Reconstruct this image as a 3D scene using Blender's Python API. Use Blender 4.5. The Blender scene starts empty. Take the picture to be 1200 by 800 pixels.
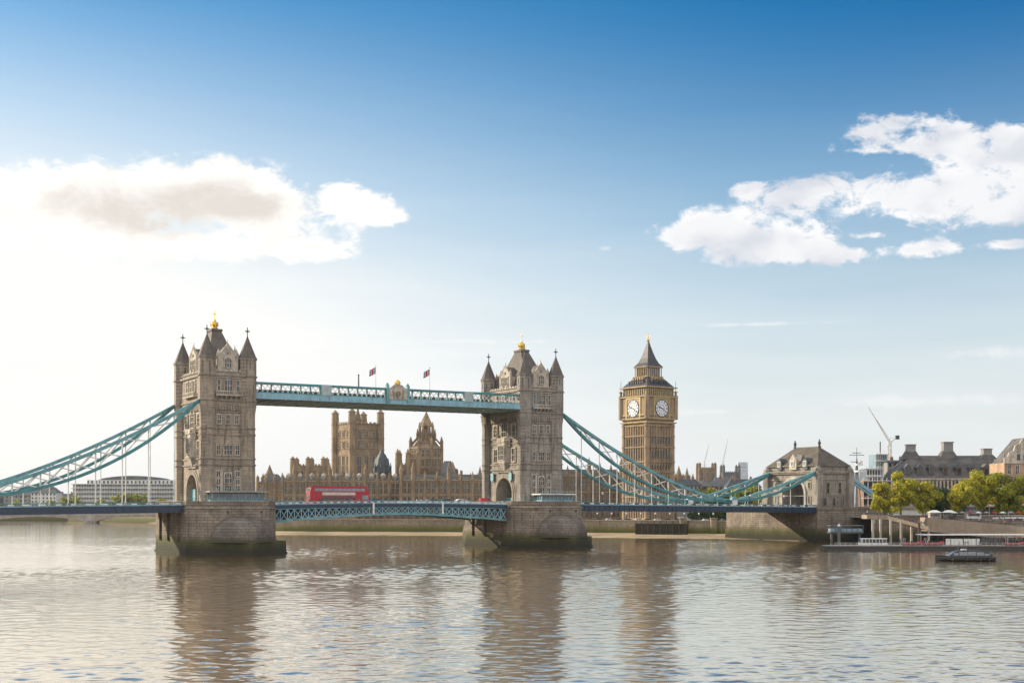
import bpy, bmesh, math, random
from mathutils import Vector, Matrix
R = math.radians
random.seed(7)
S = bpy.context.scene
COL = S.collection

# ------------------------------------------------------------------ camera
F = 1550.0; HY = 588.0; EYE = 17.4
cd = bpy.data.cameras.new('camera'); cam = bpy.data.objects.new('camera', cd); COL.objects.link(cam)
cam.location = (0, 0, EYE); cam.rotation_euler = (R(90), 0, 0)
cd.sensor_width = 36; cd.lens = 36 * F / 1200; cd.shift_y = (HY - 400) / 1200
cd.clip_start = 1; cd.clip_end = 40000
S.camera = cam
S.view_settings.view_transform = 'Standard'; S.view_settings.look = 'None'
S.view_settings.exposure = 0.34; S.view_settings.gamma = 1
S.cycles.use_denoising = True
S.cycles.max_bounces = 6; S.cycles.volume_bounces = 0; S.cycles.diffuse_bounces = 3
S.cycles.glossy_bounces = 3; S.cycles.transparent_max_bounces = 8
S.cycles.caustics_reflective = False; S.cycles.caustics_refractive = False

# ------------------------------------------------------------------ sun and sky
SUN_AZ, SUN_EL = -68.0, 20.0
sd = Vector((math.sin(R(SUN_AZ)) * math.cos(R(SUN_EL)), math.cos(R(SUN_AZ)) * math.cos(R(SUN_EL)), math.sin(R(SUN_EL))))
sl = bpy.data.lights.new('sun', 'SUN'); sl.energy = 5.0; sl.angle = R(0.5); sl.color = (1.0, 0.85, 0.63)
so = bpy.data.objects.new('sun', sl); COL.objects.link(so)
so.rotation_euler = (-sd).to_track_quat('-Z', 'Y').to_euler(); so.location = (0, 0, 300)

W = bpy.data.worlds.new('World'); S.world = W; W.use_nodes = True
W.cycles.sampling_method = 'MANUAL'; W.cycles.sample_map_resolution = 512
nt = W.node_tree; nt.nodes.clear()
class NB:
    """small node-building helper"""
    def __init__(s, nt): s.nt = nt
    def n(s, t, **k):
        x = s.nt.nodes.new(t)
        for a, b in k.items(): setattr(x, a, b)
        return x
    def put(s, sock, v):
        if hasattr(v, 'links') or isinstance(v, bpy.types.NodeSocket): s.nt.links.new(v, sock)
        else: sock.default_value = v
    def m(s, op, a, b=None, c=None, clamp=False):
        x = s.n('ShaderNodeMath', operation=op, use_clamp=clamp)
        for i, v in enumerate((a, b, c)):
            if v is not None: s.put(x.inputs[i], v)
        return x.outputs[0]
    def vm(s, op, a, b=None):
        x = s.n('ShaderNodeVectorMath', operation=op)
        s.put(x.inputs[0], a)
        if b is not None: s.put(x.inputs[1], b)
        return x.outputs[0]
    def mix(s, f, a, b, bt='MIX'):
        x = s.n('ShaderNodeMix', data_type='RGBA', blend_type=bt)
        s.put(x.inputs[0], f); s.put(x.inputs[6], a); s.put(x.inputs[7], b)
        return x.outputs[2]
    def ss(s, v, lo, hi, to0=0.0, to1=1.0, it='SMOOTHSTEP'):
        x = s.n('ShaderNodeMapRange', interpolation_type=it)
        s.put(x.inputs[0], v)
        for i, q in enumerate((lo, hi, to0, to1)): x.inputs[i + 1].default_value = q
        return x.outputs[0]
    def noise(s, vec, sc, det=4, rough=0.55, dist=0.0):
        x = s.n('ShaderNodeTexNoise'); s.put(x.inputs['Vector'], vec)
        x.inputs['Scale'].default_value = sc; x.inputs['Detail'].default_value = det
        x.inputs['Roughness'].default_value = rough; x.inputs['Distortion'].default_value = dist
        return x.outputs[0]
    def comb(s, x, y, z=0.0):
        c = s.n('ShaderNodeCombineXYZ')
        s.put(c.inputs[0], x); s.put(c.inputs[1], y); s.put(c.inputs[2], z)
        return c.outputs[0]
    def ramp(s, v, stops):
        x = s.n('ShaderNodeValToRGB'); s.put(x.inputs[0], v)
        cr = x.color_ramp
        while len(cr.elements) < len(stops): cr.elements.new(0.5)
        for e, (p, c) in zip(cr.elements, stops): e.position = p; e.color = (*c, 1)
        return x.outputs[0]
b = NB(nt)
tc = b.n('ShaderNodeTexCoord')
sep = b.n('ShaderNodeSeparateXYZ'); nt.links.new(tc.outputs['Generated'], sep.inputs[0])
hyp = b.m('SQRT', b.m('ADD', b.m('MULTIPLY', sep.outputs[0], sep.outputs[0]), b.m('MULTIPLY', sep.outputs[1], sep.outputs[1])))
el = b.m('DIVIDE', sep.outputs[2], b.m('MAXIMUM', hyp, 0.001))
az = b.m('ARCTAN2', sep.outputs[0], sep.outputs[1])
sky = b.n('ShaderNodeTexSky', sky_type='NISHITA', sun_disc=False, sun_elevation=R(SUN_EL), sun_rotation=R(SUN_AZ % 360),
          air_density=1.0, dust_density=1.2, ozone_density=2.5, altitude=0)
# real skies darken and saturate away from the sun; a high thin haze whitens the sun side and the horizon
elc = b.m('MAXIMUM', el, 0.0)
tint = b.ramp(b.m('MULTIPLY', elc, 1.6), [(0.0, (1.0, 1.0, 1.0)), (0.14, (0.80, 0.96, 1.0)), (0.35, (0.37, 0.87, 1.04)), (0.60, (0.13, 0.70, 0.98)), (1.0, (0.25, 0.6, 0.9))])
away = b.mix(b.m('MULTIPLY', b.ss(az, -0.15, 0.55), b.ss(elc, 0.10, 0.42)), (1, 1, 1, 1), (0.05, 0.72, 0.90, 1))
skyc = b.mix(1.0, b.mix(1.0, sky.outputs[0], tint, 'MULTIPLY'), away, 'MULTIPLY')
SKYK = 0.115
skyc = b.vm('SCALE', skyc); nt.nodes[-1].inputs[3].default_value = SKYK
azd = b.m('ABSOLUTE', b.m('SUBTRACT', az, R(-40)))
g_az = b.ss(azd, 0.10, 0.95, 1.0, 0.0)
g_el = b.ss(elc, 0.10, 0.45, 1.0, 0.0)
g_hz = b.m('MULTIPLY', b.m('POWER', 2.718, b.m('MULTIPLY', elc, -4.6)), b.ss(elc, 0.12, 0.40, 1.0, 0.0))
streak = b.noise(b.comb(b.m('MULTIPLY', az, 3.0), b.m('MULTIPLY', el, 26.0)), 1.6, 4, 0.5)
veil = b.m('ADD', b.m('MULTIPLY', b.m('MULTIPLY', g_az, g_el), 0.90), b.m('MULTIPLY', g_hz, b.m('ADD', 0.82, b.m('MULTIPLY', streak, 0.40))), clamp=True)
skyc = b.mix(veil, skyc, b.mix(g_az, (0.76, 0.78, 0.785, 1), (0.845, 0.825, 0.785, 1)))

# clouds: lobes given by direction (azimuth, elevation), edges broken up by noise
def lobe(px, py, rx, ry):
    a0 = math.atan2(px - 600, F); h = math.hypot(F, px - 600)
    return (a0, (HY - py) / h, rx / F, ry / h)
P = b.comb(b.m('MULTIPLY', az, 1.0), b.m('MULTIPLY', el, 1.5))
n1 = b.noise(P, 9.0, 9, 0.60, 0.25)
n2 = b.noise(P, 30.0, 8, 0.66, 0.5)
nn = b.m('ADD', b.m('MULTIPLY', b.m('SUBTRACT', n1, 0.5), 4.6), b.m('MULTIPLY', b.m('SUBTRACT', n2, 0.5), 1.8))
def field(lobes):
    """soft union of gaussian lobes"""
    f = None
    for L in lobes:
        a0, e0, ra, re = lobe(*L)
        da = b.m('DIVIDE', b.m('SUBTRACT', az, a0), ra); de = b.m('DIVIDE', b.m('SUBTRACT', el, e0), re)
        g = b.m('POWER', 2.718, b.m('MULTIPLY', b.m('ADD', b.m('MULTIPLY', da, da), b.m('MULTIPLY', de, de)), -1.0))
        f = g if f is None else b.m('ADD', f, g)
    return b.m('MINIMUM', f, 1.25)
fL = field([(70, 245, 75, 36), (130, 222, 75, 26), (190, 232, 90, 38), (262, 226, 75, 34), (325, 245, 50, 28), (200, 288, 150, 18), (330, 292, 60, 10), (20, 225, 60, 30)])
fP = field([(425, 236, 30, 18), (440, 250, 26, 14), (414, 270, 20, 20), (398, 222, 20, 9), (456, 254, 20, 9), (385, 240, 24, 16)])
fR = field([(1068, 146, 50, 21), (1100, 166, 70, 19), (995, 170, 44, 13), (1035, 158, 50, 18), (1165, 178, 60, 25), (1205, 170, 40, 24),
            (935, 228, 40, 17), (975, 212, 36, 13), (1050, 222, 56, 24), (1105, 232, 70, 26), (1165, 236, 60, 25), (1210, 230, 50, 24), (874, 223, 15, 8),
            (800, 276, 40, 20), (840, 262, 38, 19), (885, 282, 62, 24), (940, 292, 56, 20), (985, 299, 32, 12), (1075, 292, 46, 9.5), (1186, 287, 26, 6), (1020, 276, 24, 5)])
fS = field([(40, 430, 90, 14), (1150, 414, 70, 9), (880, 380, 90, 2.5), (710, 291, 8, 3), (830, 482, 80, 5), (560, 400, 100, 3), (230, 445, 100, 10), (1060, 470, 110, 8)])
nc = b.m('ADD', b.m('MULTIPLY', b.m('SUBTRACT', n1, 0.5), 3.0), b.m('MULTIPLY', b.m('SUBTRACT', n2, 0.5), 2.6))
nc = b.m('ADD', nc, b.m('MULTIPLY', b.m('SUBTRACT', b.noise(P, 95.0, 5, 0.6), 0.5), 0.9))
def gate(f): return b.m('ADD', f, b.m('MULTIPLY', nc, b.ss(f, 0.05, 0.30)))
dL = b.ss(gate(fL), 0.22, 1.0)
dP = b.ss(gate(fP), 0.30, 1.0)
dR = b.ss(gate(fR), 0.33, 0.98)
dS = b.m('MULTIPLY', b.ss(gate(fS), 0.2, 1.3), 0.6)
fC = field([(125, 240, 95, 30), (190, 262, 60, 22), (245, 228, 60, 22), (300, 245, 50, 18)])
# thick middles seen from below are greyer than the sunlit rims
core = b.ss(b.m('ADD', fC, b.m('MULTIPLY', nc, 0.6)), 0.25, 1.35)
cL = b.mix(b.m('MULTIPLY', core, 0.85), (0.90, 0.875, 0.83, 1), (0.60, 0.55, 0.495, 1))
P2 = b.vm('ADD', P, (-0.016, 0.022, 0.0))
rel = b.m('SUBTRACT', b.noise(P2, 10.0, 5, 0.5, 0.1), b.noise(P, 10.0, 5, 0.5, 0.1))
cR = b.mix(b.ss(rel, -0.05, 0.16), (0.82, 0.81, 0.81, 1), (0.57, 0.59, 0.645, 1))
cR = b.mix(b.m('MULTIPLY', b.ss(fR, 0.7, 1.2), 0.25), cR, (0.60, 0.615, 0.65, 1))
cL = b.mix(b.m('MULTIPLY', b.ss(rel, -0.02, 0.14), 0.35), cL, (0.66, 0.62, 0.58, 1))
cc = b.mix(dS, skyc, (0.77, 0.77, 0.77, 1))
cc = b.mix(b.m('MULTIPLY', dL, 0.96), cc, cL)
cc = b.mix(dP, cc, (0.85, 0.84, 0.82, 1))
cc = b.mix(b.m('MULTIPLY', dR, 0.97), cc, cR)
# bright broken cloud added out of view, behind and overhead, to fill shaded stone
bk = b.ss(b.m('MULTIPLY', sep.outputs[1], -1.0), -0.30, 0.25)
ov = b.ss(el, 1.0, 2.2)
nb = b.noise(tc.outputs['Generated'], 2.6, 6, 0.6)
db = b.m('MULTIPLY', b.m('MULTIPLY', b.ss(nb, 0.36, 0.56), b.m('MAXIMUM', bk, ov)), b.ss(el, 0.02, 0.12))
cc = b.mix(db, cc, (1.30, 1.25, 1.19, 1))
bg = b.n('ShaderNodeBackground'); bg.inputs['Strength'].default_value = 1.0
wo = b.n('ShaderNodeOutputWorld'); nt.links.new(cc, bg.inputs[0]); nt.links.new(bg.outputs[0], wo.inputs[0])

# ------------------------------------------------------------------ helpers
def at(px, py, Y):
    """a place Y metres in front of the camera"""
    return Vector(((px - 600) / F * Y, Y, EYE - (py - HY) / F * Y))
TH = math.atan2(0.502, 0.865)               # direction of the bridge's axis
DU = Vector((math.cos(TH), math.sin(TH), 0)); DV = Vector((-math.sin(TH), math.cos(TH), 0))
O0 = Vector((-103.5, 448, 0))
def uv(u, v, z=0): return O0 + DU * u + DV * v + Vector((0, 0, z))

class MB:
    """collects geometry, then becomes ONE mesh object"""
    def __init__(s, M=None): s.v = []; s.f = []; s.mi = []; s.M = M or Matrix(); s.k = 0
    def add(s, vs, fs):
        o = len(s.v); s.v += [tuple(s.M @ Vector(p)) for p in vs]
        s.f += [tuple(i + o for i in f) for f in fs]; s.mi += [s.k] * len(fs)
        return s
    def box(s, x0, x1, y0, y1, z0, z1):
        vs = [(x, y, z) for z in (z0, z1) for x, y in ((x0, y0), (x1, y0), (x1, y1), (x0, y1))]
        return s.add(vs, [(0, 3, 2, 1), (4, 5, 6, 7), (0, 1, 5, 4), (1, 2, 6, 5), (2, 3, 7, 6), (3, 0, 4, 7)])
    def prism(s, poly, z0, z1, top=None, cap=True):
        n = len(poly); top = top or poly
        vs = [(x, y, z0) for x, y in poly] + [(x, y, z1) for x, y in top]
        fs = [(i, (i + 1) % n, n + (i + 1) % n, n + i) for i in range(n)]
        if cap: fs += [tuple(range(n))[::-1], tuple(range(n, 2 * n))]
        return s.add(vs, fs)
    def ngon(s, cx, cy, r, z0, z1, n=8, r1=None, ph=None):
        r1 = r if r1 is None else r1
        ph = math.pi / n if ph is None else ph
        c = [(math.cos(ph + 2 * math.pi * i / n), math.sin(ph + 2 * math.pi * i / n)) for i in range(n)]
        if r1 < 1e-3:
            vs = [(cx + a * r, cy + q * r, z0) for a, q in c] + [(cx, cy, z1)]
            return s.add(vs, [(i, (i + 1) % n, n) for i in range(n)] + [tuple(range(n))[::-1]])
        return s.prism([(cx + a * r, cy + q * r) for a, q in c], z0, z1, [(cx + a * r1, cy + q * r1) for a, q in c])
    def lathe(s, cx, cy, prof, n=10):
        vs = []; fs = []
        for r, z in prof:
            vs += [(cx + r * math.cos(2 * math.pi * i / n), cy + r * math.sin(2 * math.pi * i / n), z) for i in range(n)]
        for k in range(len(prof) - 1):
            fs += [(k * n + i, k * n + (i + 1) % n, (k + 1) * n + (i + 1) % n, (k + 1) * n + i) for i in range(n)]
        fs += [tuple(range(n))[::-1], tuple(range((len(prof) - 1) * n, len(prof) * n))]
        return s.add(vs, fs)
    def tube(s, p, q, r, n=6, r1=None):
        p = Vector(p); q = Vector(q); d = q - p
        if d.length < 1e-6: return s
        a = d.orthogonal().normalized(); c = d.normalized().cross(a); r1 = r if r1 is None else r1
        vs = [p + a * r * math.cos(t) + c * r * math.sin(t) for t in [2 * math.pi * i / n for i in range(n)]]
        vs += [q + a * r1 * math.cos(t) + c * r1 * math.sin(t) for t in [2 * math.pi * i / n for i in range(n)]]
        return s.add(vs, [(i, (i + 1) % n, n + (i + 1) % n, n + i) for i in range(n)] + [tuple(range(n))[::-1], tuple(range(n, 2 * n))])
    def bar(s, p, q, w, h):
        """rectangular bar in the plane x-z with thickness w in y"""
        p = Vector(p); q = Vector(q); d = (q - p).normalized()
        up = Vector((-d.z, 0, d.x)) if abs(d.y) < 0.99 else Vector((0, 0, 1))
        if abs(d.x) < 1e-4 and abs(d.z) < 1e-4: up = Vector((0, 0, 1))
        sd_ = d.cross(up).normalized(); up = sd_.cross(d).normalized()
        vs = [c + up * a * h / 2 + sd_ * e * w / 2 for c in (p, q) for a, e in ((-1, -1), (-1, 1), (1, 1), (1, -1))]
        return s.add(vs, [(0, 3, 2, 1), (4, 5, 6, 7), (0, 1, 5, 4), (1, 2, 6, 5), (2, 3, 7, 6), (3, 0, 4, 7)])
    def gable(s, x0, x1, y0, y1, z0, z1, ov=0.0):
        """pitched prism, ridge along y"""
        xm = (x0 + x1) / 2
        vs = [(x0, y0, z0), (x1, y0, z0), (xm, y0, z1), (x0, y1, z0), (x1, y1, z0), (xm, y1, z1)]
        return s.add(vs, [(0, 1, 2), (5, 4, 3), (0, 2, 5, 3), (1, 4, 5, 2), (0, 3, 4, 1)])
    def hip(s, x0, x1, y0, y1, z0, z1, tx0, tx1, ty0, ty1):
        return s.prism([(x0, y0), (x1, y0), (x1, y1), (x0, y1)], z0, z1, [(tx0, ty0), (tx1, ty0), (tx1, ty1), (tx0, ty1)])
    def arch_wall(s, x0, x1, ya, yb, z0, z1, yc, hw, spring, n=14, pointed=0.0):
        """wall x0..x1 thick, spanning ya..yb, pierced by an arch at yc"""
        s.box(x0, x1, ya, yc - hw, z0, z1); s.box(x0, x1, yc + hw, yb, z0, z1)
        pts = [(yc - hw * math.cos(math.pi * i / n), z0 + spring + hw * (1 + pointed) * math.sin(math.pi * i / n)) for i in range(n + 1)]
        for x in (x0, x1):
            for (a, za), (c, zc) in zip(pts, pts[1:]): s.add([(x, a, za), (x, c, zc), (x, c, z1), (x, a, z1)], [(0, 1, 2, 3)])
        for (a, za), (c, zc) in zip(pts, pts[1:]): s.add([(x0, a, za), (x1, a, za), (x1, c, zc), (x0, c, zc)], [(0, 1, 2, 3)])
        s.add([(x0, yc - hw, z1), (x1, yc - hw, z1), (x1, yc + hw, z1), (x0, yc + hw, z1)], [(0, 1, 2, 3)])
        return s
    def ring(s, x0, x1, yc, zs, r0, r1, n=14, legs=0.0, pointed=0.0):
        """arch moulding (annulus) in the y-z plane"""
        pts = [(math.cos(math.pi * i / n), math.sin(math.pi * i / n) * (1 + pointed)) for i in range(n + 1)]
        for (a, c), (d, e) in zip(pts, pts[1:]):
            vs = []
            for x in (x0, x1):
                vs += [(x, yc - a * r0, zs + c * r0), (x, yc - d * r0, zs + e * r0), (x, yc - d * r1, zs + e * r1), (x, yc - a * r1, zs + c * r1)]
            s.add(vs, [(0, 1, 2, 3), (7, 6, 5, 4), (0, 4, 5, 1), (2, 6, 7, 3), (1, 5, 6, 2), (3, 7, 4, 0)])
        if legs:
            s.box(x0, x1, yc - r1, yc - r0, zs - legs, zs); s.box(x0, x1, yc + r0, yc + r1, zs - legs, zs)
        return s
    def build(s, name, mats, parent=None, smooth=False, loc=None, rz=None):
        me = bpy.data.meshes.new(name); me.from_pydata(s.v, [], s.f)
        if not isinstance(mats, (list, tuple)): mats = [mats]
        for m in mats: me.materials.append(m)
        me.polygons.foreach_set('material_index', s.mi)
        bm = bmesh.new(); bm.from_mesh(me); bmesh.ops.recalc_face_normals(bm, faces=bm.faces); bm.to_mesh(me); bm.free()
        if smooth: me.polygons.foreach_set('use_smooth', [True] * len(me.polygons))
        me.update()
        o = bpy.data.objects.new(name, me); COL.objects.link(o)
        if parent: o.parent = parent
        if loc is not None: o.location = loc
        if rz is not None: o.rotation_euler.z = rz
        return o
def tag(o, label=None, cat=None, group=None, kind=None):
    if label: o['label'] = label
    if cat: o['category'] = cat
    if group: o['group'] = group
    if kind: o['kind'] = kind
    return o
def thing(name, label, cat, loc=(0, 0, 0), rz=0.0, group=None):
    o = bpy.data.objects.new(name, None); COL.objects.link(o); o.empty_display_size = 1
    o.location = loc; o.rotation_euler = (0, 0, rz)
    return tag(o, label, cat, group)
KIDS = {}
def copy_tree(o, parent=None, loc=None, rz=None, label=None, group=None, sc=None):
    if not KIDS.get('ok'):
        pass
    kids = [c for c in COL.objects if c.parent == o] if parent is None else KIDS.get(o.name, [])
    def rec(a, par):
        c = a.copy(); COL.objects.link(c)
        if par: c.parent = par
        for ch in [x for x in a.children]: rec(ch, c)
        return c
    c = rec(o, None)
    if loc is not None: c.location = loc
    if rz is not None: c.rotation_euler.z = rz
    if sc is not None: c.scale = (sc, sc, sc) if not isinstance(sc, tuple) else sc
    if label: c['label'] = label
    if group: c['group'] = group
    return c
def RZ(deg, x=0, y=0, z=0): return Matrix.Translation((x, y, z)) @ Matrix.Rotation(R(deg), 4, 'Z')

# ------------------------------------------------------------------ materials
MT = {}
def mat(name, col, rough=0.8, var=0.25, sc=0.35, bump=0.0, metal=0.0, streak=0.0, brick=None, bands=None, col2=None, fine=0.12, spec=0.5, emis=None):
    m = bpy.data.materials.new(name); m.use_nodes = True; t = m.node_tree; t.nodes.clear(); q = NB(t)
    out = q.n('ShaderNodeOutputMaterial'); p = q.n('ShaderNodeBsdfPrincipled'); t.links.new(p.outputs[0], out.inputs[0])
    c = q.n('ShaderNodeTexCoord').outputs['Object']
    sp = q.n('ShaderNodeSeparateXYZ'); t.links.new(c, sp.inputs[0])
    base = (*col, 1); d = col2 or tuple(x * (1 - var) for x in col)
    n_ = q.noise(c, sc, 6, 0.6)
    cur = q.mix(q.ss(n_, 0.35, 0.68), base, (*d, 1))
    nf = q.noise(c, sc * 9, 4, 0.6)
    cur = q.mix(1.0, cur, q.mix(nf, (1 - fine * 2,) * 3 + (1,), (1 + fine * 2,) * 3 + (1,)), 'MULTIPLY')
    h = nf
    if brick:
        bw, bh, k = brick
        bt = q.n('ShaderNodeTexBrick'); t.links.new(q.comb(q.m('ADD', sp.outputs[0], sp.outputs[1]), sp.outputs[2]), bt.inputs['Vector'])
        bt.inputs['Scale'].default_value = 1.0; bt.inputs['Brick Width'].default_value = bw; bt.inputs['Row Height'].default_value = bh
        bt.inputs['Mortar Size'].default_value = bh * 0.09; bt.inputs['Color1'].default_value = (1, 1, 1, 1)
        bt.inputs['Color2'].default_value = (1 - k, 1 - k, 1 - k, 1); bt.inputs['Mortar'].default_value = (1 - 1.6 * k,) * 3 + (1,)
        bt.inputs['Bias'].default_value = 0.0
        cur = q.mix(1.0, cur, bt.outputs['Color'], 'MULTIPLY')
        h = q.m('ADD', q.m('MULTIPLY', nf, 0.4), q.m('MULTIPLY', q.m('SUBTRACT', 1.0, bt.outputs['Fac']), 0.8))
    if streak:
        vs = q.noise(q.comb(q.m('MULTIPLY', sp.outputs[0], 1.0), q.m('MULTIPLY', sp.outputs[1], 1.0), q.m('MULTIPLY', sp.outputs[2], 0.12)), 0.9, 4, 0.6)
        cur = q.mix(q.m('MULTIPLY', q.ss(vs, 0.48, 0.72), streak), cur, (0.055, 0.045, 0.035, 1))
    if bands:                                   # [(z_low, z_high, colour)] stains that end at a wavy height
        wob = q.m('MULTIPLY', q.m('SUBTRACT', q.noise(q.comb(sp.outputs[0], sp.outputs[1], q.m('MULTIPLY', sp.outputs[2], 0.3)), 0.35, 5, 0.65), 0.5), 4.0)
        zz = q.m('ADD', sp.outputs[2], wob)
        for z0, z1, bc, amt in bands:
            f = q.m('MULTIPLY', q.ss(zz, z0, z1, 1.0, 0.0), amt)
            cur = q.mix(f, cur, (*bc, 1))
    q.put(p.inputs['Base Color'], cur)
    q.put(p.inputs['Roughness'], rough); p.inputs['Metallic'].default_value = metal
    p.inputs['Specular IOR Level'].default_value = spec
    if bump:
        bn = q.n('ShaderNodeBump'); bn.inputs['Strength'].default_value = min(bump, 1.0); bn.inputs['Distance'].default_value = 0.25
        t.links.new(h, bn.inputs['Height']); t.links.new(bn.outputs[0], p.inputs['Normal'])
    MT[name] = m
    return m
ALG = (0.075, 0.085, 0.018)
stone = mat('tower granite', (0.47, 0.385, 0.30), 0.9, 0.34, 0.12, 0.8, streak=0.7, brick=(1.6, 0.62, 0.22))
stone2 = mat('grey tower granite', (0.42, 0.375, 0.325), 0.9, 0.34, 0.12, 0.8, streak=0.7, brick=(1.6, 0.62, 0.22))
dress = mat('dressed portland stone', (0.54, 0.475, 0.395), 0.85, 0.4, 0.5, 0.3, streak=0.6)
trim = mat('weathered string course', (0.34, 0.285, 0.235), 0.9, 0.4, 0.3, 0.3, streak=0.5)
slate = mat('tower slate', (0.15, 0.125, 0.105), 0.75, 0.35, 0.3, 0.4, brick=(0.7, 0.42, 0.25))
pier_m = mat('pier masonry', (0.36, 0.295, 0.235), 0.9, 0.42, 0.12, 0.9, streak=0.55, brick=(2.4, 0.95, 0.30),
             bands=[(5.2, 6.6, (0.10, 0.088, 0.045), 0.7), (3.8, 5.4, (0.080, 0.080, 0.016), 0.92), (1.2, 5.0, (0.022, 0.021, 0.013), 0.93)])
pier_wet = mat('wet dark masonry', (0.24, 0.20, 0.165), 0.8, 0.5, 0.15, 0.9, streak=0.7, brick=(2.4, 0.95, 0.3), bands=[(4.6, 6.4, (0.05, 0.045, 0.025), 0.85)])
gold = mat('gilded metal', (0.85, 0.55, 0.12), 0.35, 0.2, 1.0, metal=0.9)
glass = mat('dark window glass', (0.022, 0.027, 0.032), 0.12, 0.5, 0.5, spec=0.8)
teal = mat('teal bridge paint', (0.15, 0.37, 0.41), 0.45, 0.35, 0.3, fine=0.15, streak=0.35)
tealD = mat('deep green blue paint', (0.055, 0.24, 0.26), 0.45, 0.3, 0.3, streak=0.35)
blueL = mat('light blue bridge paint', (0.25, 0.46, 0.56), 0.45, 0.3, 0.3, streak=0.38)
navy = mat('navy girder paint', (0.010, 0.032, 0.072), 0.45, 0.3, 0.3, streak=0.1)
cream = mat('white bridge paint', (0.72, 0.72, 0.68), 0.5, 0.25, 0.4, streak=0.2)
asphalt = mat('asphalt', (0.06, 0.058, 0.055), 0.9, 0.2, 0.3)
soffit = mat('brown soffit paint', (0.20, 0.15, 0.10), 0.7, 0.3, 0.3)
sand = mat('honey limestone', (0.35, 0.25, 0.155), 0.9, 0.42, 0.12, 0.4, streak=0.6)
sandD = mat('weathered limestone', (0.25, 0.18, 0.115), 0.9, 0.4, 0.12, 0.3, streak=0.5)
sandL = mat('pale limestone', (0.44, 0.345, 0.23), 0.9, 0.3, 0.2, 0.2, streak=0.25)
lead = mat('lead roofing', (0.115, 0.12, 0.125), 0.6, 0.3, 0.2, 0.2)
leadD = mat('dark roofing', (0.06, 0.075, 0.085), 0.6, 0.3, 0.2, 0.2)
concrete = mat('pale concrete', (0.42, 0.38, 0.33), 0.9, 0.3, 0.15, 0.2, streak=0.3)
white = mat('white paint', (0.75, 0.75, 0.73), 0.5, 0.15, 0.5)
black = mat('black hull paint', (0.012, 0.012, 0.014), 0.25, 0.2, 0.5)
dark = mat('dark grey metal', (0.05, 0.052, 0.055), 0.5, 0.3, 0.5)
red = mat('red paint', (0.52, 0.012, 0.018), 0.3, 0.15, 0.5)
redB = mat('bus red paint', (0.40, 0.006, 0.014), 0.28, 0.10, 0.5, fine=0.05)
brown = mat('bark', (0.10, 0.075, 0.05), 0.9, 0.4, 1.0, 0.5)
# ------------------------------------------------------------------ water
def make_water():
    m = bpy.data.materials.new('river water'); m.use_nodes = True; t = m.node_tree; t.nodes.clear(); q = NB(t)
    out = q.n('ShaderNodeOutputMaterial'); p = q.n('ShaderNodeBsdfPrincipled'); t.links.new(p.outputs[0], out.inputs[0])
    c = q.n('ShaderNodeTexCoord').outputs['Object']
    p.inputs['Base Color'].default_value = (0.15, 0.10, 0.048, 1)
    q.put(p.inputs['Base Color'], q.mix(q.noise(c, 0.02, 4), (0.28, 0.185, 0.075, 1), (0.21, 0.14, 0.06, 1)))
    p.inputs['Roughness'].default_value = 0.11; p.inputs['IOR'].default_value = 1.5; p.inputs['Coat Tint'].default_value = (1, .93, .82, 1); p.inputs['Coat Weight'].default_value = 1.0; p.inputs['Coat Roughness'].default_value = 0.10; p.inputs['Coat IOR'].default_value = 1.5
    big = q.noise(q.vm('MULTIPLY', c, (0.5, 1.0, 1)), 0.010, 3, 0.5, 0.6)
    w1 = q.noise(q.vm('MULTIPLY', c, (0.60, 1.0, 1)), 0.085, 4, 0.50, 0.25)
    w2 = q.noise(q.vm('MULTIPLY', c, (0.70, 1.0, 1)), 0.42, 2.5, 0.52, 0.3)
    gust = q.ss(big, 0.38, 0.64, 0.55, 1.25)
    h = q.m('MULTIPLY', gust, q.m('ADD', q.m('MULTIPLY', w1, 0.75), q.m('MULTIPLY', w2, 0.30)))
    bn = q.n('ShaderNodeBump'); bn.inputs['Strength'].default_value = 1.0; bn.inputs['Distance'].default_value = 0.10
    t.links.new(h, bn.inputs['Height']); t.links.new(bn.outputs[0], p.inputs['Normal']); t.links.new(bn.outputs[0], p.inputs['Coat Normal'])
    gl = q.n('ShaderNodeBsdfGlossy'); gl.inputs['Color'].default_value = (1.0, .91, .78, 1); gl.inputs['Roughness'].default_value = 0.12; t.links.new(bn.outputs[0], gl.inputs['Normal'])
    ms = q.n('ShaderNodeMixShader'); ms.inputs[0].default_value = 0.46; t.links.new(p.outputs[0], ms.inputs[1]); t.links.new(gl.outputs[0], ms.inputs[2]); t.links.new(ms.outputs[0], out.inputs[0])
    return m
water_m = make_water()
import numpy as np
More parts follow.
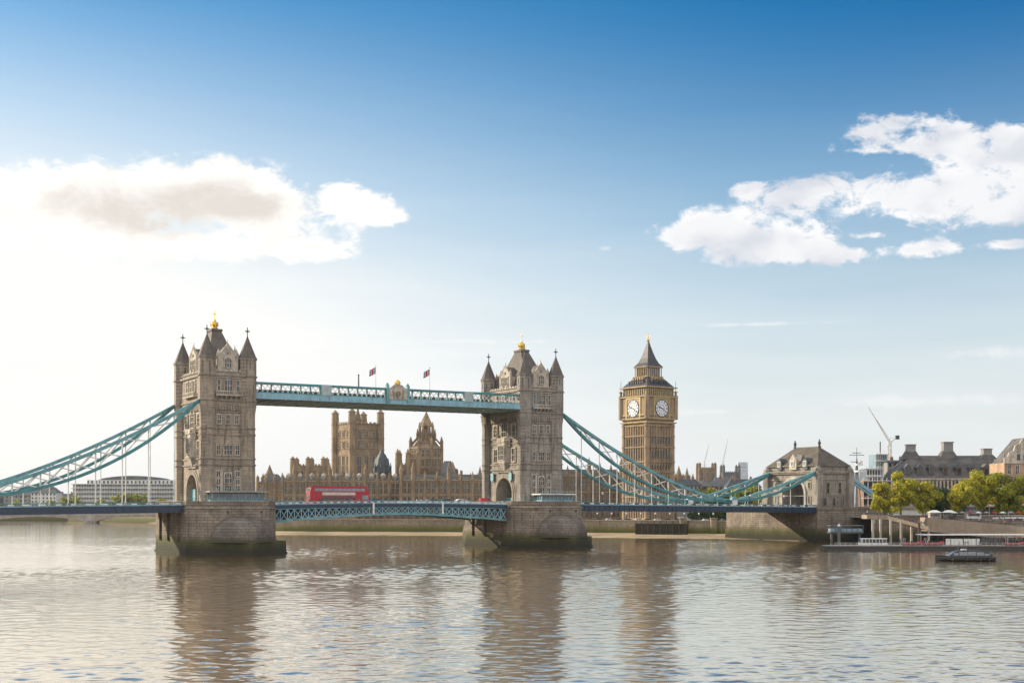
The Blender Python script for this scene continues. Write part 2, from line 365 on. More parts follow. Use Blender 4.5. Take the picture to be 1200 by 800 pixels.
def river():
    """one sheet: a fan of rows and columns carrying real waves, calm where it is far off or out to the sides"""
    rs = np.random.RandomState(4)
    ys = [-200., 0., 60., 100., 118.]
    y = 122.
    while y < 760: ys.append(y); y *= 1.0021
    while y < 11500: ys.append(y); y *= 1.12
    ys = np.array(ys + [11600.])
    inner = np.linspace(-.47, .47, 900)
    cs = np.concatenate([[-9., -3., -1.4, -.9, -.7, -.6, -.53], inner, [.53, .6, .7, .9, 1.4, 3., 9.]])
    dist = np.maximum(ys, 60.)
    X = dist[:, None] * cs[None, :]; X = np.clip(X, -8700, 8700); Y = np.repeat(ys[:, None], len(cs), 1)
    dy = dist * .0021; dx = dist * .00105
    Z = np.zeros_like(X)
    g = np.zeros_like(X)
    for k in range(7):
        L = rs.uniform(45, 190); a = rs.uniform(0, 6.28); ph = rs.uniform(0, 6.28)
        g += np.sin((X * math.cos(a) * .6 + Y * math.sin(a)) * 6.283 / L + ph)
    g = np.clip(.95 + .20 * g, .35, 1.6)
    n = 64
    for k in range(n):
        L = 0.9 * (6.0 / 0.9) ** ((k + rs.rand()) / n)
        a = math.pi / 2 + rs.normal(0, .62); kx, ky = math.cos(a), math.sin(a); kk = 6.283 / L
        s = WAVE * math.sqrt(2.0 / n) * (1.0 if L < 8 else .75)
        # waves finer than the grid can carry fade out with distance
        need = np.maximum(abs(kx) * dx, abs(ky) * dy) / L
        fade = np.clip((.42 - need) / .17, 0, 1)
        p = kk * (kx * X + ky * Y) + rs.uniform(0, 6.28)
        Z += fade[:, None] * (s / kk) * (np.cos(p) + .18 * np.cos(2 * p))
    Z *= g
    ed = np.clip((.5 - np.abs(cs)) / .04, 0, 1); Z *= ed[None, :]
    Z *= (np.clip((ys - 110) / 12, 0, 1) * np.clip((760 - ys) / 120, 0, 1))[:, None]
    R_, C_ = X.shape
    co = np.stack([X, Y, Z], -1).reshape(-1, 3).astype(np.float32)
    idx = np.arange(R_ * C_).reshape(R_, C_)
    q = np.stack([idx[:-1, :-1], idx[:-1, 1:], idx[1:, 1:], idx[1:, :-1]], -1).reshape(-1, 4)
    me = bpy.data.meshes.new('river'); me.vertices.add(len(co)); me.vertices.foreach_set('co', co.ravel())
    me.loops.add(q.size); me.loops.foreach_set('vertex_index', q.ravel().astype(np.int32))
    me.polygons.add(len(q)); me.polygons.foreach_set('loop_start', np.arange(0, q.size, 4, dtype=np.int32)); me.polygons.foreach_set('loop_total', np.full(len(q), 4, np.int32))
    me.update(calc_edges=True); me.polygons.foreach_set('use_smooth', np.ones(len(q), bool)); me.materials.append(water_m)
    o = bpy.data.objects.new('river', me); COL.objects.link(o); tag(o, kind='structure')
WAVE = 0.050
river()

# ------------------------------------------------------------------ ground behind the river walls
ground_m = mat('ground', (0.16, 0.15, 0.12), 0.95, 0.4, 0.01)
mud = mat('foreshore mud', (0.40, 0.29, 0.17), 0.75, 0.35, 0.05, 0.4, col2=(0.22, 0.17, 0.085))
wall_m = mat('river wall stone', (0.36, 0.30, 0.22), 0.9, 0.35, 0.08, 0.6, streak=0.45, brick=(2.2, 0.8, 0.2),
             bands=[(3.6, 5.4, (0.16, 0.15, 0.04), 0.85), (2.2, 4.0, ALG, 0.7), (0.2, 1.2, (0.05, 0.042, 0.025), 0.7)])
EDGE = [(-6000, 1500), (-900, 1290), (-420, 1240), (-300, 1120), (-150, 745), (-127, 733), (-25, 716), (45, 700), (120, 668), (146, 600)]
GZ = 6.6
g = MB(); pts = [(x, y + 0.5, GZ) for x, y in EDGE] + [(152, 600, GZ), (152, 9000, GZ), (-6000, 9000, GZ)]
g.add(pts, [tuple(range(len(pts)))])
tag(g.build('embankment_ground', ground_m), kind='structure')
w = MB()
for (x0, y0), (x1, y1) in zip(EDGE[:-1], EDGE[1:]):
    w.add([(x0, y0, -0.5), (x1, y1, -0.5), (x1, y1, GZ + 1.1), (x0, y0, GZ + 1.1), (x0, y0 + 1.0, -0.5), (x1, y1 + 1.0, -0.5), (x1, y1 + 1.0, GZ + 1.1), (x0, y0 + 1.0, GZ + 1.1)],
          [(0, 1, 2, 3), (4, 7, 6, 5), (3, 2, 6, 7), (0, 3, 7, 4), (1, 5, 6, 2)])
rw = tag(w.build('river_wall', wall_m), 'long pale stone river wall green with algae below the palace and clock tower', 'river wall')
c = MB()
for i in range(4, 9):
    x0, y0 = EDGE[i]; x1, y1 = EDGE[min(i + 1, 9)]
    c.add([(x0, y0 - .35, GZ + 1.1), (x1, y1 - .35, GZ + 1.1), (x1, y1 + 1.2, GZ + 1.1), (x0, y0 + 1.2, GZ + 1.1), (x0, y0 - .35, GZ + 1.5), (x1, y1 - .35, GZ + 1.5), (x1, y1 + 1.2, GZ + 1.5), (x0, y0 + 1.2, GZ + 1.5)],
          [(0, 3, 2, 1), (4, 5, 6, 7), (0, 1, 5, 4), (1, 2, 6, 5), (2, 3, 7, 6), (3, 0, 4, 7)])
c.build('coping', concrete, rw)
for x, y in ((88, 681), (103, 675.5)):
    bt = MB(); bt.box(x - 1.6, x + 1.6, y - 2.2, y + 1, -.5, GZ + 2.2); bt.prism([(x - 1.9, y - 2.5), (x + 1.9, y - 2.5), (x + 1.9, y + 1), (x - 1.9, y + 1)], GZ + 2.2, GZ + 2.8)
    bt.build('wall_buttress', wall_m, rw)
s_ = MB(); n = 5; rng = random.Random(3)
path = [(-300, 1119.5), (-150, 744.5), (-127, 732.5), (-25, 715.5), (45, 699.5), (92, 680), (120, 667.5), (134, 630)]
A, B_ = [], []
for i in range(len(path) - 1):
    for k in range(8):
        t_ = k / 8; x = path[i][0] * (1 - t_) + path[i + 1][0] * t_; y = path[i][1] * (1 - t_) + path[i + 1][1] * t_
        A.append((x, y, 1.3)); wd = (24 if i < 2 else 34 if i < 4 else 62) + 6 * rng.random(); B_.append((x - 6, y - wd, -0.35))
vs = A + B_; m_ = len(A)
s_.add(vs, [(i, m_ + i, m_ + i + 1, i + 1) for i in range(m_ - 1)])
tag(s_.build('foreshore', mud, smooth=True), kind='structure')

# ------------------------------------------------------------------ the bridge: piers
ZD = 17.4                                   # pier top and deck crown
CU = (7.35, 132.5)                          # centres of the two towers along the axis
def windowbox(mb, cx, z0, z1, w, lights, rows, proud=0.30, fr=0.30, arched=False):
    """stone surround and mullions; face-local: x along, -y outward, z up"""
    x0, x1 = cx - w / 2, cx + w / 2
    mb.box(x0 - fr, x0, -proud, .1, z0 - fr, z1 + fr); mb.box(x1, x1 + fr, -proud, .1, z0 - fr, z1 + fr)
    mb.box(x0, x1, -proud - .12, .1, z0 - fr, z0); mb.box(x0, x1, -proud, .1, z1, z1 + fr)
    mw = 0.20
    for i in range(1, lights):
        x = x0 + w * i / lights; mb.box(x - mw / 2, x + mw / 2, -proud + .06, .08, z0, z1)
    for j in range(1, rows):
        z = z0 + (z1 - z0) * j / rows; mb.box(x0, x1, -proud + .08, .06, z - mw / 2, z + mw / 2)
    if arched:
        for (a, c_) in ((x0, 1), (x1, -1)): mb.add([(a, -proud + .02, z1), (a + c_ * w * .28, -proud + .02, z1), (a, -proud + .02, z1 - w * .3)], [(0, 1, 2)])
def add_window(M, parent, cx, z0, z1, w, lights=2, rows=2, fm=dress, gm=glass, **k):
    f = MB(M); windowbox(f, cx, z0, z1, w, lights, rows, **k)
    fo = f.build('window', fm, parent)
    MB(M).box(cx - w / 2, cx + w / 2, -.04, .05, z0, z1).build('pane', gm, fo)
    return fo

def make_pier(u0, label):
    t = thing('bridge_pier', label, 'bridge pier', uv(u0, 14.5), TH, 'stone piers standing in the river')
    # plan is symmetrical about both axes: straight flanks, chamfered ends, pointed cutwaters
    H, C0, C1 = 15.4, 18.5, 28.6
    up = [(-H, -C0), (-9.3, -C1), (9.3, -C1), (H, -C0), (H, C0), (9.3, C1), (-9.3, C1), (-H, C0)]
    def grow(p, k): return [(x + (k if x > 0 else -k), y + (k if y > 0 else -k)) for x, y in p]
    b_ = MB(); b_.prism(grow(up, .25), 4.2, 15.2); b_.prism(up, 15.55, 16.6)
    b_.build('shaft', pier_m, t)
    MB().prism(grow(up, .55), 15.2, 15.55).build('string_course', trim, t)
    pb = MB()
    for k in range(8):
        x0, y0 = grow(up, .2)[k]; x1, y1 = grow(up, .2)[(k + 1) % 8]
        L = math.hypot(x1 - x0, y1 - y0); M = Matrix.Translation((x0, y0, 0)) @ Matrix.Rotation(math.atan2(y1 - y0, x1 - x0), 4, 'Z')
        q = MB(M); q.box(0, L, 0, .6, 16.6, 17.5); q.box(0, L, -.12, .72, 17.5, 17.75); pb.add(q.v, q.f)
    pb.build('parapet', pier_m, t)
    MB().prism(grow(up, -.4), 16.6, 16.75).build('paving', concrete, t)
    base = [(-H - .5, -C0 - 1), (-11, -C1 - 1.5), (0, -C1 - 10.5), (11.5, -C1 - 3.5), (H + 2.2, -C0 - 6), (H + 1, C0), (11, C1 + 1.5), (0, C1 + 9.5), (-11, C1 + 1.5), (-H - .5, C0)]
    bb = MB(); bb.prism(base, -3, 4.2, grow(base, -.25)); bb.prism(grow(base, .25), -3, .55, grow(base, .15))
    bb.build('base_course', pier_m, t)
    # stone caps of the cutwaters: curved shells climbing from the nose to the shaft
    for sgn in (-1, 1):
        cw = MB(); N = 14; rows = []
        for j in range(9):
            tt = j / 8; z = 4.2 + 8.6 * math.sin(tt * math.pi / 2); k = math.cos(tt * math.pi / 2) ** .75
            rows.append([(10.8 * k * math.cos(math.pi * i / N) + .3, sgn * (C1 - .6 + (10.2 * k) * math.sin(math.pi * i / N)), z) for i in range(N + 1)])
        vs = [p for r in rows for p in r]; w_ = N + 1
        cw.add(vs, [(j * w_ + i, j * w_ + i + 1, (j + 1) * w_ + i + 1, (j + 1) * w_ + i) for j in range(8) for i in range(N)])
        cw.build('cutwater_cap', pier_wet, t, smooth=True)
    # drain holes with dark mouths
    for x, z in ((-4.5, 14.0), (7.0, 14.1)):
        MB().ngon(0, 0, .42, 0, .3, 10).build('drain_mouth', black, t).matrix_local = Matrix.Translation((x, -C1 - .2, z)) @ Matrix.Rotation(R(90), 4, 'X')
    # ledge piers carrying the deck on the lit flank
    for y in (-10, 2, 12):
        for s in (-1, 1):
            MB().box(s * (H + .2) - .1 if s > 0 else -(H + 1.0), (H + 1.0) if s > 0 else -(H + .1), y - .8, y + .8, 4.2, 14.4).build('buttress', pier_m, t)
    return t
make_pier(CU[0], 'nearer bridge pier at left, dark domed cutwater and algae band at the waterline')
make_pier(CU[1], 'farther bridge pier in mid river, algae on its lit left flank, under the right tower')

# ------------------------------------------------------------------ the bridge: towers
def cross(mb, x, y, z, h=3.4):
    mb.ngon(x, y, .42, z - .3, z + .3, 8, .18); mb.ngon(x, y, .16, z, z + h, 6)
    mb.box(x - .85, x + .85, y - .13, y + .13, z + h * .62 - .16, z + h * .62 + .16); mb.box(x - .13, x + .13, y - .85, y + .85, z + h * .62 - .155, z + h * .62 + .155)
    mb.ngon(x, y, .34, z + h * .62 - .34, z + h * .62 + .34, 8)
def make_tower(u0, label, sm, ribs):
    t = thing('bridge_tower', label, 'bridge tower', uv(u0, 14.5, ZD - .7), TH, 'gothic towers of the bridge')
    hx, hy = 7.1, 14.3
    b_ = MB()
    # ground stage pierced by the roadway arch, then the shaft
    b_.arch_wall(-hx - .6, hx + .6, -hy - .6, hy + .6, 0, 15.6, 0, 6.3, 3.9)
    b_.box(-hx - .45, hx + .45, -hy - .45, hy + .45, 15.6, 32.2)
    b_.box(-hx - 1.1, hx + 1.1, -hy - 1.1, hy + 1.1, 33.8, 44.0)
    b_.prism([(-hx - .45, -hy - .45), (hx + .45, -hy - .45), (hx + .45, hy + .45), (-hx - .45, hy + .45)], 32.2, 33.8, [(-hx - 1.1, -hy - 1.1), (hx + 1.1, -hy - 1.1), (hx + 1.1, hy + 1.1), (-hx - 1.1, hy + 1.1)])
    b_.build('wall', sm, t)
    # four corner turrets with spires
    for sx in (-1, 1):
        for sy in (-1, 1):
            x, y = sx * hx, sy * hy
            tr = MB(); tr.ngon(x, y, 2.75, 0, 13.6, 8, 2.65); tr.ngon(x, y, 2.6, 13.6, 30.6, 8); tr.ngon(x, y, 2.6, 30.6, 33.6, 8, 3.05); tr.ngon(x, y, 3.05, 33.6, 50.0, 8)
            to = tr.build('turret', sm, t)
            for z, rr in ((13.3, 2.95), (15.4, 2.9), (23.6, 2.85), (25.7, 2.85), (35.2, 3.3), (43.6, 3.45), (49.6, 3.35)):
                r_ = MB(); r_.ngon(x, y, rr - .12, z - .22, z + .01, 8, rr); r_.ngon(x, y, rr, z, z + .3, 8); r_.build('string_course', trim, to)
            sp_ = MB(); sp_.ngon(x, y, 3.4, 49.9, 50.5, 8, 2.95); sp_.ngon(x, y, 2.95, 50.5, 57.4, 8, .22)
            so_ = sp_.build('spire', slate, to)
            cr = MB(); cross(cr, x, y, 57.3); cr.build('cross', dark, so_)
            sl_ = MB()
            for k in range(8):                # slit windows round the top stage
                a = math.pi / 4 * k
                M = Matrix.Translation((x, y, 0)) @ Matrix.Rotation(a, 4, 'Z')
                q = MB(M); q.box(2.8, 2.86, -.16, .16, 46.2, 48.4); sl_.add(q.v, q.f)
            sl_.build('slit_window', glass, to)
    # string courses between the turrets, corbel table under the top stage
    for z, o, h in ((13.2, .95, .45), (15.3, .9, .5), (23.5, .75, .42), (25.6, .75, .45), (31.2, .8, .35), (35.1, 1.45, .4), (43.5, 1.7, .7), (44.9, 1.45, .3)):
        st = MB()
        for s in (-1, 1):
            st.box(-hx, hx, s * (hy + .1) if s > 0 else -(hy + o), (hy + o) if s > 0 else -(hy + .1), z, z + h)
            st.box(s * (hx + .1) if s > 0 else -(hx + o), (hx + o) if s > 0 else -(hx + .1), -hy, hy, z, z + h)
        st.build('string_course', trim, t)
    cb = MB()
    for s in (-1, 1):
        cb = MB(); cb.box(-4.6, 4.6, s * (hy + .62) - .1, s * (hy + .62) + .1, 32.1, 33.72)
        for k in range(9):
            x = -4.0 + k; cb.box(x - .24, x + .24, s * (hy + .8) - .35, s * (hy + .8) + .35, 32.0, 33.7)
        cb.box(s * (hx + .62) - .1, s * (hx + .62) + .1, -10.6, 10.6, 32.1, 33.72)
        for k in range(21):
            y = -10 + k; cb.box(s * (hx + .8) - .35, s * (hx + .8) + .35, y - .24, y + .24, 32.0, 33.7)
        cb.build('corbel_table', trim, t)
    pr = MB()
    for s in (-1, 1):
        pr.box(-hx, hx, s * (hy + .75) - .25, s * (hy + .75) + .25, 44.2, 44.9); pr.box(s * (hx + .75) - .25, s * (hx + .75) + .25, -hy, hy, 44.2, 44.9)
        for k in range(6):
            x = -4.4 + k * 1.76; pr.box(x - .5, x + .5, s * (hy + .75) - .25, s * (hy + .75) + .25, 45.2, 45.9)
        for k in range(12):
            y = -11 + k * 2; pr.box(s * (hx + .75) - .25, s * (hx + .75) + .25, y - .5, y + .5, 45.2, 45.9)
    pr.build('parapet', dress, t)
    # main roof
    rf = MB(); rf.hip(-6.6, 6.6, -12.6, 12.6, 44.0, 60.3, -1.7, 1.7, -2.6, 2.6); rf.box(-2.0, 2.0, -2.9, 2.9, 60.3, 61.1)
    ro = rf.build('roof', slate, t)
    cr = MB(); cr.lathe(0, 0, [(1.2, 61.1), (1.3, 61.5), (.9, 62.0), (1.3, 62.9), (1.05, 63.5), (.55, 64.1), (.3, 64.7), (.2, 65.3)], 12)
    for k in range(8):
        a = math.pi / 4 * k; cr.tube((1.3 * math.cos(a), 1.3 * math.sin(a), 62.2), (1.35 * math.cos(a), 1.35 * math.sin(a), 63.9), .15, 5, .05)
    cr.build('crown', gold, ro)
    fn = MB(); fn.tube((0, 0, 65.2), (0, 0, 68.0), .14); fn.box(-.5, .5, -.1, .1, 66.6, 66.85); fn.box(-.1, .1, -.5, .5, 66.6, 66.85); fn.build('finial', gold, ro)
    # gabled dormers, one on each face
    for deg, d_, wd in ((0, hy, 6.4), (180, hy, 6.4), (-90, hx, 7.8), (90, hx, 7.8)):
        M = RZ(deg) @ Matrix.Translation((0, -d_ - .55, 0))
        h = wd / 2
        q = MB(M); q.box(-h, h, 0, 4.0, 44.9, 50.2)
        q.add([(-h, 0, 50.2), (h, 0, 50.2), (0, 0, 54.4), (-h, .8, 50.2), (h, .8, 50.2), (0, .8, 54.4)], [(0, 1, 2), (5, 4, 3), (0, 2, 5, 3), (1, 4, 5, 2), (0, 3, 4, 1)])
        dq = q.build('dormer', dress, t)
        e = MB(M); e.add([(-h - .1, .8, 50.2), (0, .8, 54.0), (h + .1, .8, 50.2), (-h - .1, 7, 50.2), (0, 7, 54.0), (h + .1, 7, 50.2)], [(0, 1, 4, 3), (1, 2, 5, 4), (0, 2, 1), (3, 4, 5), (0, 3, 5, 2)])
        e.build('dormer_roof', slate, dq)
        e = MB(M)
        for sx in (-1, 1):
            e.ngon(sx * h, .3, .55, 44.9, 51.4, 8); e.ngon(sx * h, .3, .62, 51.4, 53.0, 8, .02); e.bar((sx * h, .1, 50.4), (0, .1, 54.7), .5, .45)
        e.ngon(0, .3, .3, 54.4, 56.2, 6, .03)
        e.build('pinnacle', dress, dq)
        for cx, w_ in ((0, 2.3),) if abs(deg) != 90 else ((-1.6, 1.7), (1.6, 1.7)):
            add_window(M, dq, cx, 46.6, 49.8, w_, 3 if len(((1,),)) and abs(deg) != 90 else 2, 2, arched=True)
        MB().ngon(0, 0, .5, 0, .2, 12).build('roundel', trim, dq).matrix_local = M @ Matrix.Translation((0, -.1, 51.6)) @ Matrix.Rotation(R(90), 4, 'X')
    # windows of the river face (front) and of the two road faces
    FR = Matrix.Translation((0, -hy - .45, 0)); FT = Matrix.Translation((0, -hy - 1.1, 0)); FG = Matrix.Translation((0, -hy - .6, 0))
    for cx, w_, l in ((-3.4, .9, 1), (0, 2.5, 3), (3.4, .9, 1)): add_window(FT, t, cx, 38.6, 42.2, w_, l, 2)
    for cx in (-3.1, 0, 3.1): add_window(FR, t, cx, 27.4, 30.4, 1.2, 2, 2)
    for cx, w_, l in ((-3.3, 1.3, 2), (0, 2.6, 3), (3.3, 1.3, 2)): add_window(FR, t, cx, 16.9, 20.0, w_, l, 2)
    for cx in (-3.4, 3.4):
        for z in (9.6, 6.9, 4.6): add_window(FG, t, cx, z - .2, z + 1.6, 1.25, 2, 1)
    add_window(FG, t, 0, 7.2, 10.6, 2.3, 3, 2, arched=True); add_window(FG, t, 0, 4.2, 6.2, 2.3, 3, 1)
    e = MB(FG); e.box(-5.0, -4.4, -.22, .1, 3.4, 12.0); e.box(4.4, 5.0, -.22, .1, 3.4, 12.0); e.box(-2.45, -1.9, -.2, .1, 3.4, 12); e.box(1.9, 2.45, -.2, .1, 3.4, 12)
    e.ring(-.1, .4, 0, 10.9, 1.3, 1.6, 8) if False else None
    e.box(-5.0, 5.0, -.28, .1, 3.0, 3.4); e.build('window_surround', dress, t)
    e = MB(FR); e.add([(-1.1, -.3, 20.4), (1.1, -.3, 20.4), (0, -.3, 21.6), (-1.1, .1, 20.4), (1.1, .1, 20.4), (0, .1, 21.6)], [(0, 1, 2), (0, 2, 5, 3), (1, 4, 5, 2), (0, 3, 4, 1)]); e.build('hood_mould', dress, t)
    # balcony on corbels under the top windows
    e = MB(FT); e.box(-4.6, 4.6, -1.5, .1, 36.8, 37.2); e.box(-4.6, 4.6, -1.5, -1.3, 38.2, 38.5)
    for k in range(13): x = -4.5 + k * .75; e.box(x - .12, x + .12, -1.5, -1.3, 37.2, 38.2)
    for k in range(6):
        x = -4.2 + k * 1.68; e.add([(x - .25, 0, 35.4), (x + .25, 0, 35.4), (x - .25, -1.4, 36.8), (x + .25, -1.4, 36.8), (x - .25, 0, 36.8), (x + .25, 0, 36.8)], [(0, 1, 3, 2), (0, 2, 4), (1, 5, 3), (2, 3, 5, 4)])
    e.build('balcony', dress, t)
    e = MB(FT); e.box(-5.1, -4.6, -.3, .1, 36.8, 43.2); e.box(4.6, 5.1, -.3, .1, 36.8, 43.2); e.box(-5.1, 5.1, -.35, .1, 42.9, 43.3); e.build('window_surround', dress, t)
    for deg, s in ((-90, -1), (90, 1)):
        G = RZ(deg) @ Matrix.Translation((0, -hx - .45, 0)); G6 = RZ(deg) @ Matrix.Translation((0, -hx - .6, 0)); GT = RZ(deg) @ Matrix.Translation((0, -hx - 1.1, 0))
        am = MB(); x = s * (hx + .6)
        am.ring(min(x, x + s * .5), max(x, x + s * .5), 0, 3.9, 6.3, 7.3, 16, legs=3.9); am.ring(min(x, x + s * .25), max(x, x + s * .25), 0, 3.9, 7.3, 8.2, 16, legs=3.9)
        am.build('arch_moulding', trim, t)
        for cx in (-7.3, 0, 7.3): add_window(G, t, cx, 26.6, 31.0 if cx else 32.0, 2.6 if cx else 4.4, 2 if cx else 3, 3, arched=True, fr=.5, proud=.5)
        for cx in (-7.0, 7.0): add_window(G, t, cx, 16.6, 21.6, 2.4, 2, 2, fr=.45, proud=.45)
        bay = MB(G); bay.prism([(-4.0, .1), (-2.6, -1.9), (2.6, -1.9), (4.0, .1)], 16.2, 24.2); bay.prism([(-1.5, .1), (-.8, -.6), (.8, -.6), (1.5, .1)], 13.0, 16.2, [(-4.0, .1), (-2.6, -1.9), (2.6, -1.9), (4.0, .1)])
        bay.prism([(-4.3, .1), (-2.8, -2.2), (2.8, -2.2), (4.3, .1)], 24.2, 24.9); bay.box(-3.0, 3.0, -2.1, -1.9, 24.9, 26.0)
        bo = bay.build('oriel', dress, t)
        add_window(G @ Matrix.Translation((0, -1.9, 0)), bo, 0, 17.4, 22.8, 4.0, 4, 3, proud=.2)
        for cx in (-4.6, 4.6):
            q = MB(G); q.box(cx - .5, cx + .5, -.9, .1, 22.6, 22.9); q.lathe(cx, -.5, [(.35, 22.9), (.42, 24), (.36, 25), (.2, 25.2), (.28, 25.6), (.1, 25.95)], 8); q.ngon(cx, -.5, .75, 26.4, 27.6, 6, .05)
            q.build('statue', trim, t)
        if s < 0:
            for cx in (-8.9, 5.6) if ribs else ():
                q = MB(G6); q.add([(cx - 1.1, -.9, 12.2), (cx + 1.1, -.9, 12.2), (cx + 1.1, -.9, 9.6), (cx, -.9, 8.6), (cx - 1.1, -.9, 9.6), (cx - 1.1, -.6, 12.2), (cx + 1.1, -.6, 12.2), (cx + 1.1, -.6, 9.6), (cx, -.6, 8.6), (cx - 1.1, -.6, 9.6)],
                                  [(0, 4, 3, 2, 1), (5, 6, 7, 8, 9), (0, 1, 6, 5), (1, 2, 7, 6), (2, 3, 8, 7), (3, 4, 9, 8), (4, 0, 5, 9)])
                q.box(cx - .1, cx + .1, -.7, 0, 11.8, 12.1); q.build('hanging_shield', MT['teal bridge paint'], t)
            q = MB(G); q.box(-2.2, 2.2, -.4, .1, 22.9, 25.4) if False else q.box(-5.6, 5.6, -.75, -.35, 12.3, 12.9)
            q.build('arch_sill', trim, t)
        q = MB(GT); q.box(-6.2, 6.2, -1.3, .1, 36.9, 37.3); q.box(-6.2, 6.2, -1.3, -1.1, 38.4, 38.7)
        for k in range(17): xx = -6.1 + k * .76; q.box(xx - .12, xx + .12, -1.3, -1.1, 37.3, 38.4)
        q.build('balcony', dress, t)
        for cx in (-4.2, 0, 4.2): add_window(GT, t, cx, 38.9, 42.4, 1.9, 2, 2, proud=.4, fr=.4)
    # inside the road arch: steel portal ribs and a teal hoarding
    pf = MB()
    for k in range(-2, 3):
        pf.tube((2.5, k * 2.3, 0), (2.5, k * 2.3, 9.0 - abs(k) * .9), .22)
    pf.box(2.3, 2.7, -6.2, 6.2, 2.6, 3.0)
    pf.build('portal_frame', tealD, t)
    hb = MB(); hb.box(-6.5, -6.2, 1.2, 6.2, 0, 5.2) if not ribs else hb.box(-4.2, -4.0, -6.2, 6.2, 0, 2.4)
    hb.build('hoarding', teal, t)
    return t
make_tower(CU[0], 'left bridge tower, nearer and warmer coloured, four spires round a steep roof and gold crown', stone, False)
make_tower(CU[1], 'right bridge tower, two teal shields over its arch, grey slate roof and gold crown', stone2, True)

mat('blue grey steel', (0.24, 0.32, 0.36), .5, .3, .5)
mat('cabin glass', (0.09, 0.12, 0.13), .1, .6, .35, spec=.8)
# ------------------------------------------------------------------ control cabins on the piers
def cabin(u0, label, wm, x0, x1, h, roof):
    t = thing('control_cabin', label, 'cabin', uv(u0, 14.5, 16.75), TH)
    y0, y1 = -24.6, -18.6
    b_ = MB(); b_.box(x0, x1, y0, y1, 0, 1.4); b_.box(x0, x1, y1 - .3, y1, 1.4, h); b_.build('wall', wm, t)
    MB().box(x0 + .15, x1 - .15, y0 + .15, y1 - .3, 1.4, h - .3).build('glazing', MT['cabin glass'], t)
    p_ = MB()
    n_ = 8
    for k in range(n_ + 1): x = x0 + (x1 - x0) * k / n_; p_.box(x - .12, x + .12, y0 - .03, y0 + .2, 1.4, h)
    for k in range(4): y = y0 + (y1 - y0) * k / 4; p_.box(x0 - .03, x0 + .2, y, y + .22, 1.4, h); p_.box(x1 - .2, x1 + .03, y, y + .22, 1.4, h)
    p_.build('window_frame', wm, t)
    r_ = MB(); r_.box(x0 - 1.2, x1 + 1.2, y0 - 1.2, y1 + .4, h, h + .45); r_.build('roof', roof, t)
    rl = MB(); rl.box(x0, x1, y0 - .4, y0 - .3, h + 1.35, h + 1.45)
    for k in range(12): x = x0 + (x1 - x0) * k / 11; rl.box(x - .05, x + .05, y0 - .4, y0 - .3, h + .45, h + 1.4)
    rl.build('roof_railing', blueL, t)
    return t
cabin(CU[0], 'glazed control cabin with flat grey roof in front of the left tower', MT['blue grey steel'], -8.5, 9.5, 3.9, concrete)
cabin(CU[1], 'light blue control cabin at the foot of the right tower', blueL, -5.5, 8.2, 3.4, cream)
def railing(u0, label):
    t = thing('pier_railing', label, 'railing', uv(u0, 14.5, 17.75), TH)
    a = MB(); pts = [(-15.2, -18.4), (-9.2, -28.5), (9.2, -28.5), (15.2, -18.4), (15.2, 10)]
    for (x0, y0), (x1, y1) in zip(pts, pts[1:]):
        a.tube((x0, y0, 1.0), (x1, y1, 1.0), .07, 5)
        L = math.hypot(x1 - x0, y1 - y0); k = int(L / 1.2)
        for i in range(k + 1): a.tube((x0 + (x1 - x0) * i / k, y0 + (y1 - y0) * i / k, 0), (x0 + (x1 - x0) * i / k, y0 + (y1 - y0) * i / k, 1), .05, 4)
    a.build('rail', teal, t)
railing(CU[0], 'thin teal handrail along the top of the left pier')
railing(CU[1], 'thin teal handrail along the top of the right pier')

